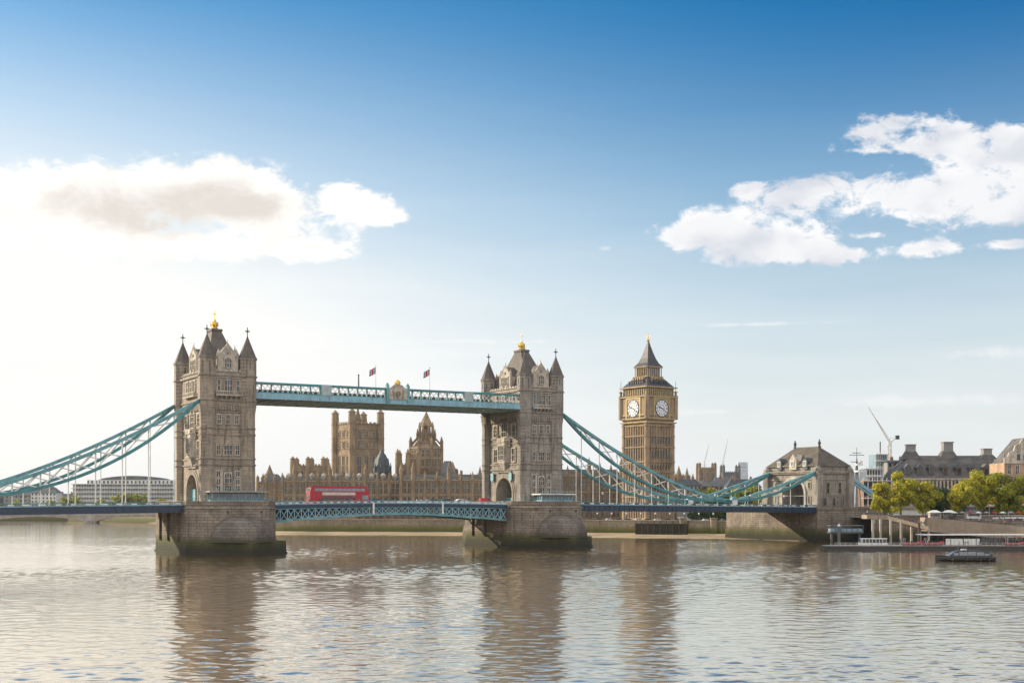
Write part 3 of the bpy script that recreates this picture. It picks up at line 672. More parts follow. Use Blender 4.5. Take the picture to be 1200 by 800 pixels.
# ------------------------------------------------------------------ high level walkway
UW0, UW1 = CU[0] + 8.2, CU[1] - 8.2
t = thing('high_walkway', 'teal latticed high level walkway joining the two tower tops', 'walkway', uv(UW0, 14.5, ZD), TH)
L = UW1 - UW0; Z0, Z1 = 35.8, 41.2
for s in (-1, 1):
    yo = s * 15.0
    gd = MB(); ln = L + (6.8 if s < 0 else 0)
    gd.box(0, ln, yo - .5, yo + .5, Z1 - .55, Z1); gd.box(0, ln, yo - .35, yo + .35, Z1 + .0, Z1 + .28)
    gd.box(0, ln, yo - .32, yo + .32, Z0 + 1.95, Z0 + 2.25)
    for k in range(33): gd.box(k * ln / 32 - .14, k * ln / 32 + .14, yo - .4, yo + .4, Z0 + 2.2, Z1 - .5)
    go = gd.build('side_girder', tealD, t)
    fc = MB(); fc.box(0, ln, yo - .55, yo + .55, Z0, Z0 + 1.95); fc.box(0, ln, yo - .8, yo + .8, Z0 - .15, Z0 + .15)
    for k in range(33): fc.box(k * ln / 32 - .1, k * ln / 32 + .1, yo - .66, yo + .66, Z0 + .1, Z0 + 1.85)
    fc.build('fascia', blueL, go)
    la = MB(); n = 62; za, zb = Z0 + 2.3, Z1 - .6; st_ = ln / n
    for k in range(n):
        x = k * st_
        la.bar((x, yo - .3, za), (x + st_ * 1.25, yo - .3, zb), .12, .2); la.bar((x + st_ * 1.25, yo - .2, za), (x, yo - .2, zb), .12, .2)
    la.build('lattice', cream, go)
    if s < 0:
        for xc in (27.5, L - 24.0):
            q = MB(); q.box(xc - 1.9, xc + 1.9, yo - .75, yo + .55, Z0 + 1.9, Z1 + .1)
            for k in range(3): q.box(xc - 1.7 + k * 1.5, xc - 1.4 + k * 1.5, yo - .86, yo - .7, Z0 + 2.1, Z1)
            q.build('panel', mat('pale blue grey panel', (.42, .50, .52), .6, .2, .4) if 'pale blue grey panel' not in MT else MT['pale blue grey panel'], go)
        xc = L / 2 + 1
        q = MB(); q.box(xc - 4.6, xc - 3.6, yo - .95, yo + .6, Z0 + .2, Z1 + 1.2); q.ngon(xc - 4.1, yo - .2, .75, Z1 + 1.2, Z1 + 2.1, 8, .3); q.build('crest_post', teal, go)
        q = MB(); q.box(xc + 3.6, xc + 4.6, yo - .95, yo + .6, Z0 + .2, Z1 + 1.2); q.ngon(xc + 4.1, yo - .2, .75, Z1 + 1.2, Z1 + 2.1, 8, .3); q.build('crest_post', teal, go)
        q = MB(); q.box(xc - 3.6, xc + 3.6, yo - .85, yo + .3, Z0 + 1.6, Z1 - .2)
        q.add([(xc - 3.6, yo - .85, Z1 - .2), (xc + 3.6, yo - .85, Z1 - .2), (xc + 1.5, yo - .85, Z1 + 1.5), (xc - 1.5, yo - .85, Z1 + 1.5), (xc - 3.6, yo + .3, Z1 - .2), (xc + 3.6, yo + .3, Z1 - .2), (xc + 1.5, yo + .3, Z1 + 1.5), (xc - 1.5, yo + .3, Z1 + 1.5)],
              [(0, 1, 2, 3), (7, 6, 5, 4), (0, 3, 7, 4), (1, 5, 6, 2), (3, 2, 6, 7)])
        co = q.build('crest_panel', dress, go)
        q = MB(Matrix.Translation((xc, yo - .9, Z0 + 3.6)) @ Matrix.Rotation(R(90), 4, 'X')); q.ngon(0, 0, .95, 0, .25, 16); q.build('crest_shield', soffit, co)
        q = MB(); q.box(xc - 1.0, xc + 1.0, yo - 1.25, yo - 1.15, Z0 + 3.45, Z0 + 3.75); q.box(xc - .15, xc + .15, yo - 1.25, yo - 1.15, Z0 + 2.6, Z0 + 4.6)
        for sx in (-1, 1): q.tube((xc + sx * 1.6, yo - 1, Z0 + 2.2), (xc + sx * 2.2, yo - 1, Z1 - .6), .35, 6, .2)
        q.build('crest_ornament', trim, co)
        q = MB(); q.lathe(xc, yo - .2, [(.9, Z1 + 1.5), (1.2, Z1 + 2.2), (.8, Z1 + 2.9), (.2, Z1 + 3.3), (.1, Z1 + 3.9)], 10); q.build('crest_crown', gold, co)
MB().box(0, L, -14.4, 14.4, Z0 + .1, Z0 + .5).build('floor', soffit, t)
MB().box(0, L, -14.4, -10.6, Z1 - .2, Z1).build('roof', lead, t)
MB().box(0, L, 10.6, 14.4, Z1 - .2, Z1).build('roof', lead, t)
q = MB()
for k in range(28): q.box(k * L / 27 - .2, k * L / 27 + .2, -14.4, 14.4, Z0 - .3, Z0 + .1)
q.build('floor_beam', tealD, t)
q = MB(); q.box(L - 1.5, L, -14, -12.4, 31.5, 35.6); q.box(L - 1.2, L, -13.9, -12.6, 30.8, 31.5); q.box(L - 1.5, L, 12.4, 14, 31.5, 35.6); q.build('bracket', trim, t)

# flags and mast on the walkway
flag_r = mat('flag red', (0.45, 0.02, 0.03), 0.8); flag_w = mat('flag white', (0.7, 0.7, 0.7), 0.8); flag_b = mat('flag blue', (0.02, 0.04, 0.18), 0.8)
def flag(uu, top, label, dirn=-1):
    p = uv(uu, -.3, ZD + 41.45)
    t = thing('flagpole', label, 'flag', p, TH)
    h = top
    MB().tube((0, 0, 0), (0, 0, h), .16, 6, .09).build('pole', cream, t)
    MB().lathe(0, 0, [(.08, h), (.25, h + .15), (.2, h + .35), (.02, h + .5)], 8).build('finial', gold, t)
    f = MB(); nx, nz = 12, 9; wd, ht = 2.6, 2.3; vs = []
    for th_ in (0, .03):
        for j in range(nz + 1):
            for i in range(nx + 1):
                x = dirn * i / nx * wd; z = h - .2 - ht + j / nz * ht - abs(x) * .55
                vs.append((x, .35 * math.sin(i * .8 + j * .15) * i / nx + th_, z))
    W1 = nx + 1; N1 = W1 * (nz + 1)
    for j in range(nz):
        for i in range(nx):
            cx, cy = abs(i - 5.5), abs(j - 4)
            f.k = 0 if (cx <= .6 or cy <= .1) else 1 if (cx <= 1.6 or cy <= 1.1 or abs(cx / 6 - cy / 4.5) < .12) else 2
            a = j * W1 + i
            f.f += [(a, a + 1, a + 1 + W1, a + W1), (a + N1, a + W1 + N1, a + 1 + W1 + N1, a + 1 + N1)]; f.mi += [f.k] * 2
    f.v = vs
    f.build('flag_cloth', [flag_r, flag_w, flag_b], t)
flag(62.4, 7.6, 'red, white and blue flag on a pole, the left one on the walkway')
flag(84.2, 8.0, 'red, white and blue flag on a pole, the right one on the walkway')
t = thing('mast', 'plain grey mast without a flag standing on the walkway roof', 'mast', uv(55.7, -.3, ZD + 41.45), TH)
MB().tube((0, 0, 0), (0, 0, 4.0), .3, 8, .25).build('pole', lead, t); MB().lathe(0, 0, [(.3, 4), (.36, 4.2), (.1, 4.5)], 8).build('cap', dark, t)

# ------------------------------------------------------------------ decks
def zdeck(off): return ZD - 0.010 * max(0.0, off - 15)      # off = distance from the tower's centre
def deck(name, label, ua, ub, uc, sgn):
    """a side span from its pier to its abutment"""
    t = thing(name, label, 'bridge deck', uv(uc, 14.5, 0), TH)
    n = 20; xs = [ua + (ub - ua) * i / n for i in range(n + 1)]
    za = [zdeck(abs(x)) for x in xs]
    def ribbon(y0, y1, dz0, dz1, m, nm, par=t):
        q = MB(); vs = []
        for x, z in zip(xs, za): vs += [(x, y0, z + dz0), (x, y1, z + dz0), (x, y1, z + dz1), (x, y0, z + dz1)]
        fs = []
        for i in range(n):
            a = 4 * i
            for k in range(4): fs.append((a + k, a + (k + 1) % 4, a + 4 + (k + 1) % 4, a + 4 + k))
        fs += [(0, 1, 2, 3), (4 * n + 3, 4 * n + 2, 4 * n + 1, 4 * n)]
        q.add(vs, fs); return q.build(nm, m, par)
    road = ribbon(-15.6, 15.6, -1.9, -1.2, asphalt, 'roadway')
    ribbon(-15.6, -11.6, -1.2, -1.05, concrete, 'footway'); ribbon(11.6, 15.6, -1.2, -1.05, concrete, 'footway')
    for yo in (-16.0, 16.0):
        gi = ribbon(yo - .35, yo + .35, -3.3, -1.1, navy, 'edge_girder')
        ribbon(yo - .6, yo + .6, -3.5, -3.3, navy, 'flange', gi); ribbon(yo - .55, yo + .55, -1.1, -.85, blueL, 'cornice', gi)
        rb = MB(); k = 0; x = min(ua, ub) + 1
        so = -1 if yo < 0 else 1
        while x < max(ua, ub) - 1.5:
            z = zdeck(abs(x))
            rb.box(x - .12, x + .12, yo - .5, yo + .5, z - 3.28, z - 1.12)
            for kk in range(5): rb.box(x + .35 + kk * .42 - .05, x + .35 + kk * .42 + .05, yo - .12, yo + .12, z - .85, z - .08)
            if k % 2 == 0 and yo < 0: MB().box(x + .3, x + 2.1, yo + so * .14 - .05, yo + so * .14 + .05, z - .68, z - .22).build('parapet_panel', cream, t)
            x += 2.4; k += 1
        rb.build('parapet_bars', navy, t); ribbon(yo - .22, yo + .22, -.1, .08, tealD, 'handrail')
    cb = MB()
    x = min(ua, ub) + 2
    while x < max(ua, ub): z = zdeck(abs(x)); cb.box(x - .25, x + .25, -15.6, 15.6, z - 3.0, z - 1.9); x += 6
    cb.build('cross_beam', soffit, t)
    return t
deck('bridge_deck', 'navy side span deck running from the left edge to the left pier', -135, -15.9, CU[0], -1)
deck('bridge_deck', 'navy side span deck from the right pier to the stone gatehouse', 15.9, 143, CU[1], 1)

t = thing('bascule_span', 'teal latticed opening span between the two piers carrying the red bus', 'bridge deck', uv((CU[0] + CU[1]) / 2, 14.5, 0), TH)
hb = (CU[1] - CU[0]) / 2 - 15.9
def zb(x): return ZD - 4.3 - 2.6 * (abs(x) / hb) ** 1.7
def zt(x): return ZD + .55 * (1 - (x / hb) ** 2)
N = 36; xs = [-hb + 2 * hb * i / N for i in range(N + 1)]
for yo in (-15.6, 15.6):
    a = MB()
    for x0, x1 in zip(xs, xs[1:]):
        a.bar((x0, yo, zb(x0)), (x1, yo, zb(x1)), .9, .75)
    a.build('bottom_chord', teal, t); a = MB()
    for x0, x1 in zip(xs, xs[1:]): a.bar((x0, yo, zt(x0) - 2.5), (x1, yo, zt(x1) - 2.5), .6, .4)
    a.build('middle_chord', teal, t)
    a = MB()
    for i, (x0, x1) in enumerate(zip(xs, xs[1:])):
        a.bar((x0, yo, zb(x0)), (x0, yo, zt(x0) - 2.4), .4, .3)
        a.bar((x0, yo, zb(x0)), (x1, yo, zt(x1) - 2.5), .3, .26); a.bar((x1, yo + .15, zb(x1)), (x0, yo + .15, zt(x0) - 2.5), .3, .26)
        a.ngon((x0 + x1) / 2, yo, .01, zb(x0), zb(x0) + .01, 3)
    a.build('lattice', blueL if yo < 0 else teal, t)
    a = MB()
    for x0, x1 in zip(xs, xs[1:]):
        a.bar((x0, yo - .3 if yo < 0 else yo + .3, zt(x0) - 1.65), (x1, yo - .3 if yo < 0 else yo + .3, zt(x1) - 1.65), .7, 1.15)
    a.build('edge_girder', navy, t)
    a = MB()
    for i, (x0, x1) in enumerate(zip(xs, xs[1:])):
        a.bar((x0, yo - .3, zt(x0) - .02), (x1, yo - .3, zt(x1) - .02), .4, .16); a.bar((x0, yo - .3, zt(x0) - .98), (x1, yo - .3, zt(x1) - .98), .5, .2)
        for k in range(6):
            xx = x0 + (x1 - x0) * k / 6; a.box(xx - .06, xx + .06, yo - .4, yo - .2, zt(xx) - .95, zt(xx) - .05)
        if yo < 0: MB().box(x0 + .3, x0 + 1.5, yo - .42, yo - .36, zt(x0) - .72, zt(x0) - .25).build('parapet_panel', cream, t)
    a.build('parapet', blueL, t)
fl = MB()
for x0, x1 in zip(xs, xs[1:]):
    fl.add([(x0, -15.2, zt(x0) - 1.9), (x1, -15.2, zt(x1) - 1.9), (x1, 15.2, zt(x1) - 1.9), (x0, 15.2, zt(x0) - 1.9), (x0, -15.2, zt(x0) - 1.2), (x1, -15.2, zt(x1) - 1.2), (x1, 15.2, zt(x1) - 1.2), (x0, 15.2, zt(x0) - 1.2)],
           [(0, 3, 2, 1), (4, 5, 6, 7), (0, 1, 5, 4), (2, 3, 7, 6)])
fl.build('roadway', asphalt, t)
cb = MB()
for x in xs[::2]: cb.box(x - .2, x + .2, -15.2, 15.2, zb(x) + .3, zt(x) - 1.95)
cb.build('cross_girder', soffit, t)
for x in (-9, 19):
    MB().box(x - .35, x + .35, -16.35, -16.1, ZD - 4.4, ZD - .2).build('gauge_board', white, t)

# ------------------------------------------------------------------ suspension chains
def chain(uc, v, x0, z0, x1, z1, label, long=True, hang=True, grp=None):
    """crescent truss from the high end (x0,z0) to the low end (x1,z1); heights over the deck crown"""
    t = thing('suspension_chain', label, 'suspension chain', uv(uc, v, ZD), TH, grp)
    n = 10 if long else 6; M_ = n * 4; s = 1 if x1 > x0 else -1
    def top(k): return z1 + (z0 - z1) * (1 - k) ** (1.5 if long else 1.12)
    def bot(k): return z1 + (z0 - z1) * (1 - k) ** (2.45 if long else 1.9) - (.0)
    X = lambda k: x0 + (x1 - x0) * k
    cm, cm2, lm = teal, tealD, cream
    a = MB(); c_ = MB()
    for i in range(M_):
        k0, k1 = i / M_, (i + 1) / M_
        for dy in (-.45, .45):
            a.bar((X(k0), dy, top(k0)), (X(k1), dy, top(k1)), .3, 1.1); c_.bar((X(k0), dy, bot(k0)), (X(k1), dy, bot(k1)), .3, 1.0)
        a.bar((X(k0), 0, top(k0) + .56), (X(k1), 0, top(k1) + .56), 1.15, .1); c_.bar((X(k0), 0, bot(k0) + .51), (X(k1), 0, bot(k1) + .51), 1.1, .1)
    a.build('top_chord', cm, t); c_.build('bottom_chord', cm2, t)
    d = MB()
    for i in range(n):
        k0, k1 = i / n, (i + 1) / n
        d.bar((X(k0), 0, bot(k0)), (X(k1), 0, top(k1)), .22, .42); d.bar((X(k0), .25, top(k0)), (X(k1), .25, bot(k1)), .22, .42)
        if i: d.bar((X(k0), 0, bot(k0) - .2), (X(k0), 0, top(k0) + .2), .3, .5)
    d.build('bracing', lm, t)
    if hang:
        for i in range(1, n):
            k = i / n; zd_ = zdeck(abs(X(k))) - ZD - .6
            if bot(k) - zd_ > 1.0:
                h = MB(); h.tube((X(k), 0, zd_), (X(k), 0, bot(k)), .17, 6); h.box(X(k) - .35, X(k) + .35, -.35, .35, zd_ - .2, zd_ + .7)
                h.build('hanger', cream, t)
    return t
for v, nm in ((-.6, 'near'), (29.6, 'far')):
    chain(CU[0], v, -10.0, 34.2, -95.5, 1.0, 'teal chain truss dropping left from the left tower, the %s one of two' % ('lower looking nearer' if nm == 'near' else 'upper farther'))
    chain(CU[1], v, 10.0, 34.2, 95.5, .4, 'teal chain truss dropping right from the right tower, %s' % ('the higher nearer one' if nm == 'near' else 'the lower farther one'))
    chain(CU[1], v, 143.5, 13.6, 95.5, .4, 'short bright chain truss rising to the gatehouse, %s' % ('the nearer one on the right' if nm == 'near' else 'the farther one on the left'), long=False)
    chain(CU[0], v, -143.5, 13.6, -95.5, 1.0, 'short chain truss beyond the left edge, %s side' % nm, long=False)
    q = MB(Matrix.Rotation(R(90), 4, 'X')); q.lathe(0, 0, [(1.3, -.9), (1.5, -.7), (1.5, .7), (1.3, .9)], 16)
    lk = q.build('link_pin', teal); lk.location = uv(CU[1] + 95.5, v, ZD + .7); lk.rotation_euler.z = TH
    tag(lk, 'round teal link where long and short chains meet, %s' % ('nearer side' if nm == 'near' else 'farther side'), 'chain link')
    MB().box(-1.3, 1.3, -1.2, -.95, -1.9, .2).build('white_plate', white, lk)

# ------------------------------------------------------------------ gatehouse (abutment tower) and its masonry
UA = CU[1] + 143.0
t = thing('gatehouse', 'stone gatehouse with hipped roof and round arch at the right end of the bridge', 'gatehouse', uv(UA, 0, ZD - 2.4), TH)
W_, D_ = 19.0, 31.0                         # along the axis, across it
y0, y1 = -1.0, D_ + 1
b_ = MB(); b_.arch_wall(0, W_, y0, y1, 0, 15.2, (y0 + y1) / 2 - 1, 7.2, 5.6); b_.box(.4, W_ - .4, y0 + .4, y1 - .4, 15.2, 18.6)
b_.build('wall', stone2, t)
c_ = MB()
for z, o, h in ((5.0, .35, .4), (12.2, .4, .5), (15.0, .9, .7), (15.7, 1.3, .5), (18.4, .5, .4)):
    q = o
    c_.box(-q, W_ + q, y0 - q, y0 + .05, z, z + h); c_.box(-q, W_ + q, y1 - .05, y1 + q, z, z + h); c_.box(-q, .05, y0 + .06, y1 - .06, z, z + h); c_.box(W_ - .05, W_ + q, y0 + .06, y1 - .06, z, z + h)
c_.build('cornice', trim, t)
for x in (0, W_):
    for y in (y0, y1):
        q = MB(); q.box(x - 1.6, x + 1.6, y - 1.6, y + 1.6, 0, 16.0); q.ngon(x, y, 2.0, 16.0, 17.2, 8); q.ngon(x, y, 1.7, 17.2, 18.6, 8, .7); q.build('corner_pier', stone2, t)
am = MB(); am.ring(-.5, 0.02, (y0 + y1) / 2 - 1, 5.6, 7.2, 8.3, 18, legs=5.6); am.build('arch_moulding', dress, t)
rf = MB(); rf.hip(-.6, W_ + .6, y0 - .6, y1 + .6, 18.6, 27.2, W_ / 2 - .3, W_ / 2 + .3, 8.0, y1 - 8.0); ro = rf.build('roof', mat('gatehouse slate', (0.155, 0.13, 0.10), 0.85, .4, .3, .4, brick=(1.0, .6, .3)), t)
for y in (8.0, y1 - 8.0):
    q = MB(); q.lathe(W_ / 2, y, [(.9, 27.1), (.6, 27.8), (.4, 28.2), (.7, 28.8), (.65, 29.6), (.25, 29.9), (.38, 30.3), (.1, 30.8)], 10); q.build('finial', dark, ro)
q = MB(); q.box(W_ / 2 - .25, W_ / 2 + .25, 8, y1 - 8, 27.1, 27.6); q.build('ridge', lead, ro)
for y, big in ((6.5, 0), (14.5, 1), (23.5, 0)):
    M = Matrix.Translation((0, y, 0)) @ Matrix.Rotation(R(-90), 4, 'Z') @ Matrix.Translation((0, -.6, 0))
    h = 2.3 if big else 1.5
    q = MB(M); q.box(-h, h, 0, 4.5, 17.0, 21.2 if big else 20.6); q.add([(-h, 0, 21.2 if big else 20.6), (h, 0, 21.2 if big else 20.6), (0, 0, 24.0 if big else 22.2), (-h, 5.5, 21.2 if big else 20.6), (h, 5.5, 21.2 if big else 20.6), (0, 5.5, 24.0 if big else 22.2)], [(0, 1, 2), (5, 4, 3), (0, 2, 5, 3), (1, 4, 5, 2), (0, 3, 4, 1)])
    dq = q.build('dormer', dress if big else leadD, t)
    add_window(M, dq, 0, 18.6, 20.6, 1.4, 2, 1, fm=cream)
M = Matrix.Translation((0, y0, 0))
for cx, z0_, z1_ in ((6, 6.5, 11.0), (13, 6.5, 11.0)): add_window(M, t, cx, z0_, z1_, 1.4, 1, 2, fm=trim)
for cx in (4.2, 9.5, 14.8): add_window(M, t, cx, 1.0, 4.2, 1.6, 2, 1, fm=trim)
M = Matrix.Rotation(R(-90), 4, 'Z')
for y in (4.2, 25.8):
    for z0_, z1_ in ((8.5, 11.2), (1.6, 5.0)):
        add_window(Matrix.Translation((0, y, 0)) @ M, t, 0, z0_, z1_, 1.6, 2, 1, fm=dress)
t = thing('bridge_abutment', 'lit stone abutment with algae stained foot under the bridge gatehouse', 'abutment', uv(UA, 0, 0), TH)
b_ = MB(); b_.box(-1.5, 34, -2.5, 60, -1, 14.0); b_.box(-1.9, 35, -3.0, 60.5, -1, 4.6); b_.box(-1.7, 34, -2.7, 60.2, 14.0, 14.96); b_.build('masonry', pier_m, t)
t = thing('suspension_chain', 'teal and blue anchor chain sloping down behind the gatehouse on the right', 'suspension chain', uv(UA + W_, 0, ZD), TH)
for dy in (0, 29):
    q = MB(); q.bar((0, dy, 12.0), (17, dy, 3.2), .9, 1.4); q.bar((0, dy + .1, 10.4), (16, dy + .1, 2.2), .7, .8); q.build('chord', teal if dy else blueL, t)
t = thing('approach_viaduct', 'grey stone approach road wall right of the gatehouse', 'viaduct', uv(UA + 34, 0, 0), TH)
q = MB(); q.box(0, 120, -1.5, 34, 0, 14.2); q.build('wall', pier_m, t); q = MB(); q.box(0, 120, -2, -1.5, 14.2, 15.2); q.box(0, 120, 33.5, 34, 14.2, 15.2); q.build('parapet', trim, t)
# ------------------------------------------------------------------ palace and towers on the far bank
def gothic_face(mb_wall, M, half, z0, z1, nwin, levels, root, wm=glass, name='window', mull=2, fm=None):
    """levels: (z0,z1,width) rows of tall windows on one face"""
    for (a, c, w_) in levels:
        for i in range(nwin):
            cx = -half + (i + .5) * 2 * half / nwin
            f = MB(M); windowbox(f, cx, a, c, w_, mull, 2, proud=.35, fr=.25, arched=True); fo = f.build(name, fm or sandL, root)
            MB(M).box(cx - w_ / 2, cx + w_ / 2, -.06, .05, a, c).build('pane', wm, fo)
def pinn(mb, x, y, r, z0, z1, n=8, onion=False):
    h = z1 - z0
    mb.ngon(x, y, r, z0, z0 + h * .5, n); mb.ngon(x, y, r * 1.2, z0 + h * .5, z0 + h * .55, n); mb.ngon(x, y, r * .95, z0 + h * .55, z0 + h * .72, n, r * .6); mb.ngon(x, y, r * .6, z0 + h * .72, z1, n, .03)
def square_tower(name, label, cat, pos, rz, w_, h, zt, tr, nw, levels, sm, rf=None, group=None, extra=None):
    """square gothic tower: base centre pos, half width w_, body top h, turret tops zt"""
    t = thing(name, label, cat, pos, rz, group)
    b_ = MB(); b_.box(-w_, w_, -w_, w_, 0, h)
    n = max(4, int(w_ / 1.6))
    for k in range(n):
        for s in (-1, 1):
            x = -w_ + (k + .5) * 2 * w_ / n; q = w_ / n * .5
            b_.box(x - q, x + q, s * w_ - .3, s * w_ + .3, h, h + w_ * .11); b_.box(s * w_ - .3, s * w_ + .3, x - q, x + q, h, h + w_ * .11)
    b_.build('wall', sm, t)
    s_ = MB()
    for a, c, _ in levels:
        for z in (a - .9, c + .7): s_.box(-w_ - .35, w_ + .35, -w_ - .35, w_ + .35, z - .2, z + .2)
    s_.box(-w_ - .5, w_ + .5, -w_ - .5, w_ + .5, h - .4, h + .2); s_.build('string_course', sandD, t)
    for sx in (-1, 1):
        for sy in (-1, 1):
            q = MB(); q.ngon(sx * w_, sy * w_, tr, 0, h + (zt - h) * .45, 8)
            for z in [l[0] - .9 for l in levels] + [h]: q.ngon(sx * w_, sy * w_, tr * 1.12, z - .3, z + .3, 8)
            pinn(q, sx * w_, sy * w_, tr * .95, h + (zt - h) * .45, zt); q.build('turret', sm, t)
    if nw:
        for deg in (0, -90):
            gothic_face(None, RZ(deg) @ Matrix.Translation((0, -w_, 0)), w_ - tr, 0, h, nw, levels, t)
    if rf: rf(t)
    if extra: extra(t)
    return t

TG = GZ
# big square royal tower
p = at(412.5, 588, 950); THV = R(37.5); wv = 12.0
c0 = Vector((p.x, 950, 0)) + Vector((math.cos(THV), math.sin(THV), 0)) * wv + Vector((-math.sin(THV), math.cos(THV), 0)) * wv
def vt_extra(t):
    q = MB(); q.ngon(0, 0, 3.2, 66, 70, 8); q.ngon(0, 0, 2.6, 70, 80, 8, .3)
    for a in range(4): q.ngon(5 * math.cos(a * 1.57 + .78), 5 * math.sin(a * 1.57 + .78), 1.3, 66, 75, 6, .1)
    q.build('roof_lantern', sandD, t)
square_tower('palace_tower', 'tall square sandstone tower with four turrets seen under the high walkway', 'tower', (c0.x, c0.y, TG), THV, wv, 67.5, 78.5, 2.7, 3,
             [(6, 12, 2.6), (20, 25, 2.6), (31, 44, 3.0), (50, 54, 2.4), (58, 62, 2.4)], sand, extra=vt_extra)

# clock tower
p = at(758, 588, 740); THC = R(36); wc = 10.0
c0 = Vector((p.x, 740, 0)) + Vector((math.cos(THC), math.sin(THC), 0)) * wc + Vector((-math.sin(THC), math.cos(THC), 0)) * wc
t = thing('clock_tower', 'tall golden clock tower with two white dials and a pointed spire behind the bridge', 'clock tower', (c0.x, c0.y, TG), THC)
mat('dull gilding', (0.48, 0.35, 0.16), .5, .3, 1.0, metal=.3)
clock_st = mat('clock tower stone', (0.37, 0.265, 0.165), 0.9, 0.35, 0.15, 0.3, streak=0.6, col2=(0.25, 0.185, 0.125))
gilt = mat('gilded stone', (0.42, 0.31, 0.16), 0.7, 0.35, 0.5, 0.2)
kz = 740 / F                                 # metres per unit of height used below
def hz(y): return EYE - (y - 588) * (748 / F) - TG      # height above its foot of a level read off the photograph
b_ = MB(); b_.box(-wc, wc, -wc, wc, 0, hz(494)); b_.build('shaft', clock_st, t)
for deg in (0, -90):
    M = RZ(deg) @ Matrix.Translation((0, -wc, 0))
    q = MB(M)
    for k in range(8):
        x = -7.2 + k * 14.4 / 7; q.box(x - .26, x + .26, -.55, .1, 2, hz(498))
    for y in (582, 553, 541, 524, 511, 499): q.box(-wc + 1.5, wc - 1.5, -.75, .1, hz(y) - .35, hz(y) + .35)
    q.build('buttress_rib', clock_st, t)
    for ya, yb in ((521, 512.5), (538.5, 527), (551, 544), (578, 557)):
        for k in range(7):
            cx = -7.2 + (k + .5) * 14.4 / 7
            MB(M).box(cx - .5, cx + .5, -.12, .05, hz(ya) + .6, hz(yb) - .4).build('window', glass, t)
q = MB()
for sx in (-1, 1):
    for sy in (-1, 1):
        q.ngon(sx * (wc - .6), sy * (wc - .6), 1.75, 0, hz(494), 8)
        for y in (582, 553, 541, 524, 511, 499): q.ngon(sx * (wc - .6), sy * (wc - .6), 2.05, hz(y) - .4, hz(y) + .4, 8)
q.build('corner_buttress', clock_st, t)
q = MB(); w2 = wc + 1.1
q.prism([(-wc, -wc), (wc, -wc), (wc, wc), (-wc, wc)], hz(494), hz(490), [(-w2, -w2), (w2, -w2), (w2, w2), (-w2, w2)]); q.box(-w2, w2, -w2, w2, hz(490), hz(464)); q.build('belfry_stage', clock_st, t)
q = MB()
for y, o in ((495, .3), (490.5, .5), (486.5, .3), (465, .9), (454, .7)): q.box(-w2 - o, w2 + o, -w2 - o, w2 + o, hz(y) - .35, hz(y) + .35)
q.build('cornice', gilt, t)
q = MB(); w3 = wc + .2
q.box(-w3, w3, -w3, w3, hz(464), hz(455)); q.build('belfry', clock_st, t)
